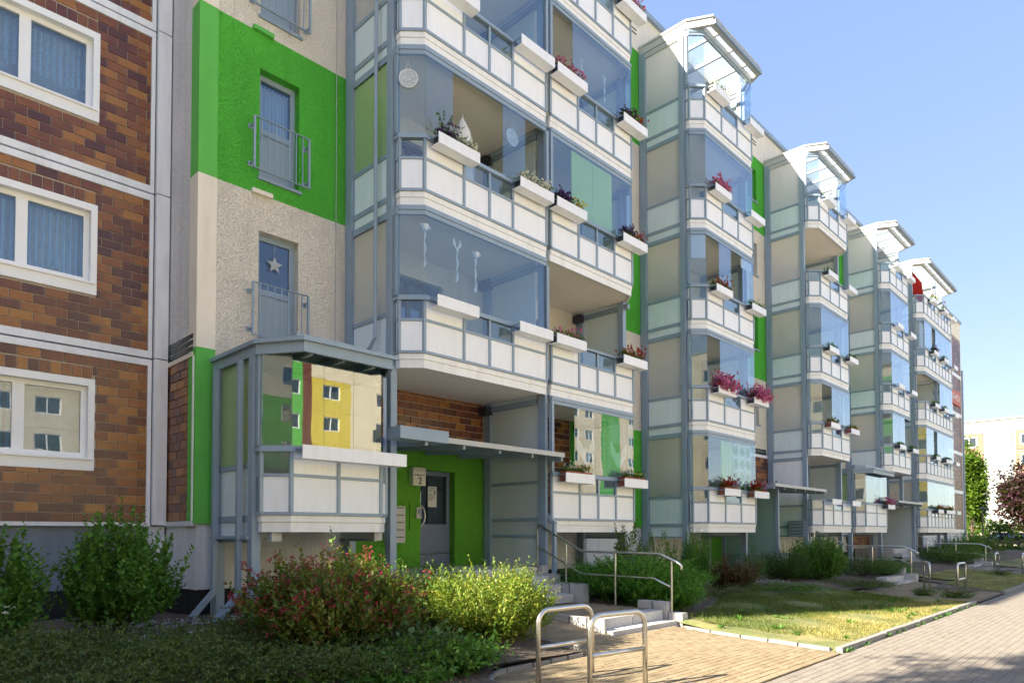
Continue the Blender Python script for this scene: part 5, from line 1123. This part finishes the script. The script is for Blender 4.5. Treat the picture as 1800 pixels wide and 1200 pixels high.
def tree(name, label, x, y, trunk_h, cz, rx, rz, nclump, nleaf, ls, mat, seed, r0=.16, group=None, z0=0.):
    T = thing(name, label, 'tree', (x, y, z0), group); r_ = np.random.default_rng(seed); sb = MB().tube([(0, 0, -.1), (.03, .02, trunk_h*.6), (0, .05, trunk_h), (.1, 0, cz)], r0, 10, r0*.35)
    part_o = link('trunk', sb.mesh('trunk', M['bark'], (0, 0, 0), True), T)
    u = nrm(r_.normal(size=(nclump, 3))); rad = r_.uniform(.25, 1., nclump)**.5*(1+.25*np.sin(u[:, 0]*5+seed)*np.cos(u[:, 2]*4)); C = u*rad[:, None]*np.array([rx, rx, rz])+np.array([0, 0, cz])
    br = MB()
    for i in range(0, nclump, max(1, nclump//16)): br.tube([(0, 0, trunk_h*.8), tuple(C[i]*np.array([.5, .5, .85])), tuple(C[i])], .05, 6, .01)
    link('branches', br.mesh('branches', M['bark']), T); ps = []
    P = np.repeat(C, nleaf, 0)+r_.normal(0, 1, (nclump*nleaf, 3))*np.array([rx, rx, rz])*.13; V, Fq = leaves(P, r_.normal(0, 1, P.shape)+np.array([0, 0, -.2]), ls*r_.uniform(.6, 1.3, len(P)), ls*.32)
    link('crown', npmesh('crown', V, Fq, mat), T); return T
tree('maple_tree', 'sunlit light green tree behind the far end of the block', 85, 15.15, 3.2, 6.9, 1.4, 3.9, 130, 60, .36, M['l_tree'], 41)
tree('copper_plum_tree', 'dark purple leaved tree at the right edge', 85, 10.1, 2.5, 5.2, 2.75, 2.9, 190, 60, .36, M['l_purple'], 42)
tree('street_tree', 'tree left of the view shading the planting bed', -6.6, 11.0, 3., 6.2, 2.5, 2.6, 150, 60, .22, M['l_tree'], 43)
tree('street_tree', 'tree left of the view shading the foreground street', -4.3, 5.95, 6.5, 9.6, 1.5, 1.4, 60, 45, .2, M['l_tree'], 44, .12)
tree('street_tree', 'second tree left of the view shading the bed edge', -4.9, 9.6, 3.2, 5.2, 1.5, 1.6, 90, 60, .2, M['l_tree'], 45, .12)
# clipped hedges and bushes at the far right
shrub('hedge_bush', 'dark rounded bush before the dark car, left', 66.0, 9.9, .8, 1.3, 240, 12, .16, .25, M['l_yew'], seed=51, z0=-.05, group='bushes at far right')
shrub('hedge_bush', 'dark clipped hedge before the dark car', 66.5, 8.4, .8, 1.6, 260, 12, .16, .25, M['l_yew'], seed=52, z0=-.05, group='bushes at far right')
shrub('hedge_bush', 'rounded green hedge at the right picture edge', 64, 6.4, 1.4, 1.7, 260, 12, .16, .25, M['l_green'], seed=53, z0=-.05, group='bushes at far right')
shrub('hedge_bush', 'bright green bush under the light green tree', 61.5, 10.85, 1.7, .9, 200, 12, .16, .25, M['l_fresh'], seed=54, z0=-.05, group='bushes at far right')
shrub('hedge_bush', 'tall green bush behind the dark car', 92, 15.5, 3.4, 2.3, 300, 12, .3, .25, M['l_green'], seed=55, z0=-.05, group='bushes at far right')
shrub('hedge_bush', 'big green bush below the purple tree', 92, 11.5, 3.6, 2.8, 300, 12, .3, .25, M['l_green'], seed=56, z0=-.05, group='bushes at far right')
# street lamp
T = thing('street_lamp', 'slim dark street lamp before the far pale building', 'street lamp', (72.0, 12.05, 0)); part('pole', MB().tube([(72, 12.05, -.05), (72, 12.05, 3.7)], .06, 8, .045), M['dark'], T); part('lamp_head', MB().tube([(72, 12.05, 3.7), (72, 12.05, 3.78)], .1, 10, .42).tube([(72, 12.05, 3.78), (72, 12.05, 3.88)], .42, 10, .12), M['dark'], T)
# parked car, broadside
def car(x, y, ang, label):
    T = thing('parked_car', label, 'car', (x, y, 0)); T.rotation_euler.z = ang; ORG[T.name] = (0, 0, 0)
    prof = [(-2.3, .35), (-2.3, .75), (-2.15, 1.0), (-1.2, 1.06), (-.45, 1.62), (1.6, 1.66), (2.1, 1.45), (2.28, .95), (2.3, .4)]
    def hull(w0, w1, pr):
        n = len(pr); b = MB(); v = [(px, -w0 if pz < 1.1 else -w1, pz) for px, pz in pr]+[(px, w0 if pz < 1.1 else w1, pz) for px, pz in pr]
        b.add(v, [tuple(range(n)), tuple(range(2*n-1, n-1, -1))]+[((i+1) % n, i, n+i, n+(i+1) % n) for i in range(n)]); return b
    part('body', hull(.9, .72, prof), M['carblue'], T); gl = MB()
    for s_ in (-1, 1):
        for a, b_, c, d in ((-.95, -.1, -.42, -.1), (0, .95, 0, .95), (1.05, 1.95, 1.05, 1.75)): gl.add([(a, s_*.885, 1.1), (b_, s_*.885, 1.1), (d, s_*.755, 1.56), (c, s_*.755, 1.56)], [(0, 1, 2, 3)])
    gl.add([(-1.17, -.7, 1.1), (-1.17, .7, 1.1), (-.5, .66, 1.58), (-.5, -.66, 1.58)], [(0, 1, 2, 3)]); part('window', gl, M['wglass'], T)
    for px in (-1.45, 1.4):
        for s_ in (-1, 1):
            w = part('wheel', MB().tube([(px, s_*.72, .32), (px, s_*.92, .32)], .32, 18), M['tyre'], T); part('rim', MB().tube([(px, s_*.921, .32), (px, s_*.93, .32)], .2, 14), M['alu'], w)
    for s_ in (-1, 1): part('headlight', MB().box(-2.32, -2.2, s_*.6-.14, s_*.6+.14, .68, .82), M['alu'], T)
    part('bumper', MB().box(-2.36, -2.3, -.8, .8, .35, .6).box(2.3, 2.36, -.8, .8, .35, .6), M['dark'], T)
car(90.8, 13.4, math.radians(-45.8), 'dark blue minivan parked behind the far hedge')

# ------------------------------------------------------------------ other buildings
FBD = thing('far_apartment_building', 'sunlit pale apartment block with brick panels at far right', 'building', (112.5, 14, 0)); XF = 112.0
M['farcream'] = plain('far_cream_render', (.40, .345, .28), .9, .05, .4); M['farwhite'] = plain('far_white_trim', (.50, .49, .48), .8, .03)
part('wall', MB().box(XF+.05, XF+12, 7.5, 40, -.1, 17.0), M['farcream'], FBD); part('roof_edge', MB().box(XF-.1, XF+12, 7.4, 40, 17.0, 17.22), M['frame'], FBD)
t = NT('small_brick_cladding'); co = t.obj(); sw = t.n('ShaderNodeMapping', Rotation=(0, math.pi/2, math.pi/2)); t.t.links.new(co, sw.inputs[0])
bt = t.n('ShaderNodeTexBrick', Scale=1., Color1=(.17, .075, .04, 1), Color2=(.24, .12, .065, 1), Mortar=(.3, .25, .2, 1)); bt.inputs['Brick Width'].default_value = .3; bt.inputs['Row Height'].default_value = .14; bt.inputs['Mortar Size'].default_value = .012
t.t.links.new(sw.outputs[0], bt.inputs['Vector']); bb = t.n('ShaderNodeBsdfPrincipled', Roughness=.6); t.t.links.new(bt.outputs[0], bb.inputs['Base Color']); M['farbrick'] = t.surf(bb.outputs[0])
for (ya, yb) in ((18.5, 26), (7.8, 14.85)):
    for k in range(5):
        z0 = 1.9+2.72*k; ws = [(19.3, 20.9)] if ya > 15 else [(12.4, 14.2), (8.6, 10.4)]
        hs = [(w[0]-.2, w[1]+.2, z0+.6, z0+2.15) for w in ws]; b = MB()
        for a, c, z, w in panel_rects(ya, yb, z0, z0+2.55, hs): b.box(XF-.04, XF+.06, a, c, z, w)
        part('brick_panel', b, M['farbrick'], FBD)
        for w in ws:
            fr = MB()
            for a, c, z, q in panel_rects(w[0]-.2, w[1]+.2, z0+.6, z0+2.15, [(w[0], w[1], z0+.8, z0+1.95)]): fr.box(XF-.07, XF+.06, a, c, z, q)
            wo = part('window', fr, M['farwhite'], FBD); piece('pane', (XF-.0, (w[0]+w[1])/2, z0+1.375), .02, w[1]-w[0], 1.15, M['wglass'], wo); part('window_bar', MB().box(XF-.05, XF+.03, (w[0]+w[1])/2-.05, (w[0]+w[1])/2+.05, z0+.8, z0+1.95), M['farwhite'], wo); part('room', MB().box(XF+.03, XF+.048, w[0], w[1], z0+.8, z0+1.95), M['roomdark'], wo)
sh = MB().box(XF-.12, XF+.05, 15.5, 18.1, 0, 15.6); part('stair_shaft', sh, M['farwhite'], FBD)
for ya in (15.2, 18.12): part('shaft_strip', MB().box(XF-.06, XF+.05, ya, ya+.28, 1.9, 15.5), M['plinthb'], FBD)
for k in range(10):
    z = 1.9+1.36*k+.45; part('stair_window', MB().box(XF-.14, XF-.1, 16.05, 17.45, z, z+.42), M['wglass'] if False else M['plinthb'], FBD)
OB = thing('opposite_apartment_building', 'yellow and cream apartment block across the street mirrored in the porch glass', 'building', (35, -36, 0)); YO = -34.
M['yellow'] = plain('yellow_render', (.72, .55, .08), .9, .06, 1., bump=.1); M['cream'] = plain('cream_render', (.80, .68, .50), .9, .06, 1., bump=.1); M['maroon'] = plain('maroon_render', (.16, .035, .03), .9, .1)
secs = [(-30, 20, 'cream'), (20, 28.4, 'green_s'), (28.4, 29.3, 'maroon'), (29.3, 33, 'yellow'), (33, 46, 'cream'), (46, 50, 'yellow'), (50, 70, 'cream'), (70, 74, 'green_s'), (74, 90, 'cream')]
part('building_body', MB().box(-30, 90, YO-12, YO-.2, 0, 19), M['cream'], OB)
for k in range(6):
    z0 = 1.0+2.8*k
    for a, c, m in secs:
        if k == 5 and m == 'yellow': m = 'cream'
        wx = [x for x in np.arange(-28.5, 89, 3.1) if a+.2 < x-.85 and x+.85 < c-.2] if m != 'maroon' else []
        if m == 'yellow' and wx: wx = [(a+c)/2]
        hs = [(x-.85, x+.85, z0+1.1, z0+2.35) for x in wx]; b = MB()
        for p, q, z, w in panel_rects(a, c, z0, z0+2.78, hs): b.box(p, q, YO-.2, YO, z, w)
        if b.f: part('wall_panel', b, M[m], OB)
        for x in wx:
            fr = MB()
            for p, q, z, w in panel_rects(x-.85, x+.85, z0+1.1, z0+2.35, [(x-.76, x-.04, z0+1.19, z0+2.26), (x+.04, x+.76, z0+1.19, z0+2.26)]): fr.box(p, q, YO-.15, YO-.06, z, w)
            wo = part('window', fr, M['winwhite'], OB); piece('pane', (x, YO-.12, z0+1.725), 1.55, .01, 1.1, M['wglass'], wo)
            part('room', MB().box(x-.84, x+.84, YO-.19, YO-.18, z0+1.1, z0+2.35), M['roomdark'], wo)
part('roof_edge', MB().box(-30.2, 90.2, YO-12, YO+.1, 19, 19.2), M['frame'], OB); part('plinth', MB().box(-30, 90, YO-.15, YO+.02, 0, 1.0), M['plinthb'], OB); part('wall_top', MB().box(-30, 90, YO-.2, YO-.002, 17.8, 19), M['cream'], OB)

NB = thing('neighbour_building', 'green and cream apartment block left of the view, mirrored in the porch corner pane', 'building', (-40, -10, 0))
part('building_body', MB().box(-52, -36.2, -40, 4, 0, 16), M['cream'], NB); part('roof_edge', MB().box(-52, -35.9, -40.1, 4.1, 16, 16.2), M['frame'], NB)
for k in range(5):
    z0 = 1.0+2.9*k; hs = [(y-.9, y+.9, z0+1.0, z0+2.3) for y in np.arange(-38, 3, 3.4)]; b = MB()
    for p, q, z, w in panel_rects(-40, 4, z0, z0+2.88, hs): b.box(-36.2, -36.0, p, q, z, w)
    part('wall_panel', b, M['green_s' if k in (2, 3) else 'maroon' if k == 1 else 'cream'], NB)
    for y in np.arange(-38, 3, 3.4):
        w = part('window', MB().box(-36.12, -36.06, y-.9, y-.8, z0+1, z0+2.3).box(-36.12, -36.06, y+.8, y+.9, z0+1, z0+2.3).box(-36.12, -36.06, y-.05, y+.05, z0+1, z0+2.3), M['winwhite'], NB)
        piece('pane', (-36.1, y, z0+1.65), .01, 1.6, 1.3, M['wglass'], w); part('room', MB().box(-36.19, -36.18, y-.88, y+.88, z0+1, z0+2.3), M['roomdark'], w)
def potted(x, y, z, label, h=.8, mat='l_green'):
    T = shrub('potted_plant', label, x, y, z+h, .28, 70, 8, .1, .26, M[mat], 'potted plant', z0=z+.22, group='potted plants on the balconies', seed=int(x*7+z))
    part('pot', MB().tube([(x, y, z), (x, y, z+.26)], .11, 12, .15), M['terra'], T)
for x, y, k, lab in ((17.15, 10.45, 2, 'potted plant blurred behind third floor frosted screen of second tower'), (17.2, 10.0, 2, 'second potted plant behind the same frosted screen of the second tower'), (17.2, 10.4, 4, 'potted plant behind top frosted screen of the second tower'), (17.15, 10.3, 0, 'potted plant behind ground floor frosted screen of second tower'), (12.6, 10.2, 1, 'potted plant on the open second floor balcony'), (27.5, 10.3, 3, 'potted plant on the unglazed balcony of the third tower'), (9.9, 10.4, 2, 'potted plant in the corner of the third floor left balcony')): potted(x, y, Bk[k], lab, 1.25)
def chair(x, y, z, rot, label):
    T = thing('balcony_chair', label, 'chair', (x, y, z), 'chairs on the balconies'); T.rotation_euler.z = rot; ORG[T.name] = (0, 0, 0)
    part('seat', MB().box(-.22, .22, -.22, .22, .43, .46), M['canvas'], T); part('backrest', MB().bar((0, .23, .55), (0, .32, .98), .44, .025, (1, 0, 0)) if False else MB().add([(-.22, .22, .55), (.22, .22, .55), (.22, .32, .98), (-.22, .32, .98), (-.22, .245, .55), (.22, .245, .55), (.22, .345, .98), (-.22, .345, .98)], [(0, 1, 2, 3), (7, 6, 5, 4), (0, 4, 5, 1), (1, 5, 6, 2), (2, 6, 7, 3), (3, 7, 4, 0)]), M['canvas'], T)
    for a in (-.2, .2):
        for c in (-.2, .2): part('leg', MB().bar((a, c, 0), (a, c, .43 if c < 0 else .6), .03, .03), M['dark'], T)
for x, y, k, r, lab in ((8.9, 10.2, 2, .4, 'white balcony chair behind the closed parasol'), (34.5, 10.2, 3, 1.2, 'balcony chair behind the frosted screen of the fourth tower'), (11.9, 10.1, 1, -.5, 'white balcony chair on the open second floor balcony'), (9.0, 10.1, 1, .3, 'balcony chair behind the three paper hangings')): chair(x, y, Bk[k], r, lab)
# fallen leaves and crumbs on paving and soil; weeds along the kerb
n = 420; P = np.stack([rng.uniform(4.5, 14, n), rng.uniform(2.0, 6.5, n), np.zeros(n)], 1); P[:, 2] = np.where((P[:, 1] < 5.5) & (P[:, 0] < 9.5), .036, np.where(P[:, 1] < 3.2, .018, [hf(a, c)+.03 for a, c in P[:, :2]]))
V, Fq = leaves(P, np.stack([rng.normal(size=n), rng.normal(size=n), rng.normal(0, .12, n)], 1), rng.uniform(.015, .045, n), .009, .3, np.tile([[0, 0, 1.]], (n, 1))+rng.normal(0, .2, (n, 3)))
M['litter'] = leaf_mat('dead_leaf', G((.16, .10, .05), (.28, .19, .09), (.12, .07, .035)), .2); o = link('fallen_leaves', npmesh('fallen_leaves', V, Fq, M['litter']), None); o['kind'] = 'stuff'
ps = []
for x in np.concatenate([rng.uniform(9.7, 18.4, 26)]):
    m = 14; base = np.tile([[x, 3.205, .015]], (m, 1))+rng.normal(0, .02, (m, 3))*np.array([2, .4, 0]); ps.append(leaves(base, np.stack([rng.normal(0, .7, m), rng.normal(-.2, .5, m), rng.uniform(.3, 1, m)], 1), rng.uniform(.03, .08, m), .007))
for _ in range(40):
    m = 10; c = np.array([[rng.uniform(9.9, 18), rng.uniform(3.4, 5.8), 0]]); c[0, 2] = hf(*c[0, :2])+.02; ps.append(leaves(np.tile(c, (m, 1)), np.stack([rng.normal(0, .8, m), rng.normal(0, .8, m), rng.uniform(.2, 1, m)], 1), rng.uniform(.05, .13, m), .016))
V, Fq = cat_np(ps); o = link('weeds', npmesh('weeds', V, Fq, M['l_fresh']), None); o['kind'] = 'stuff'
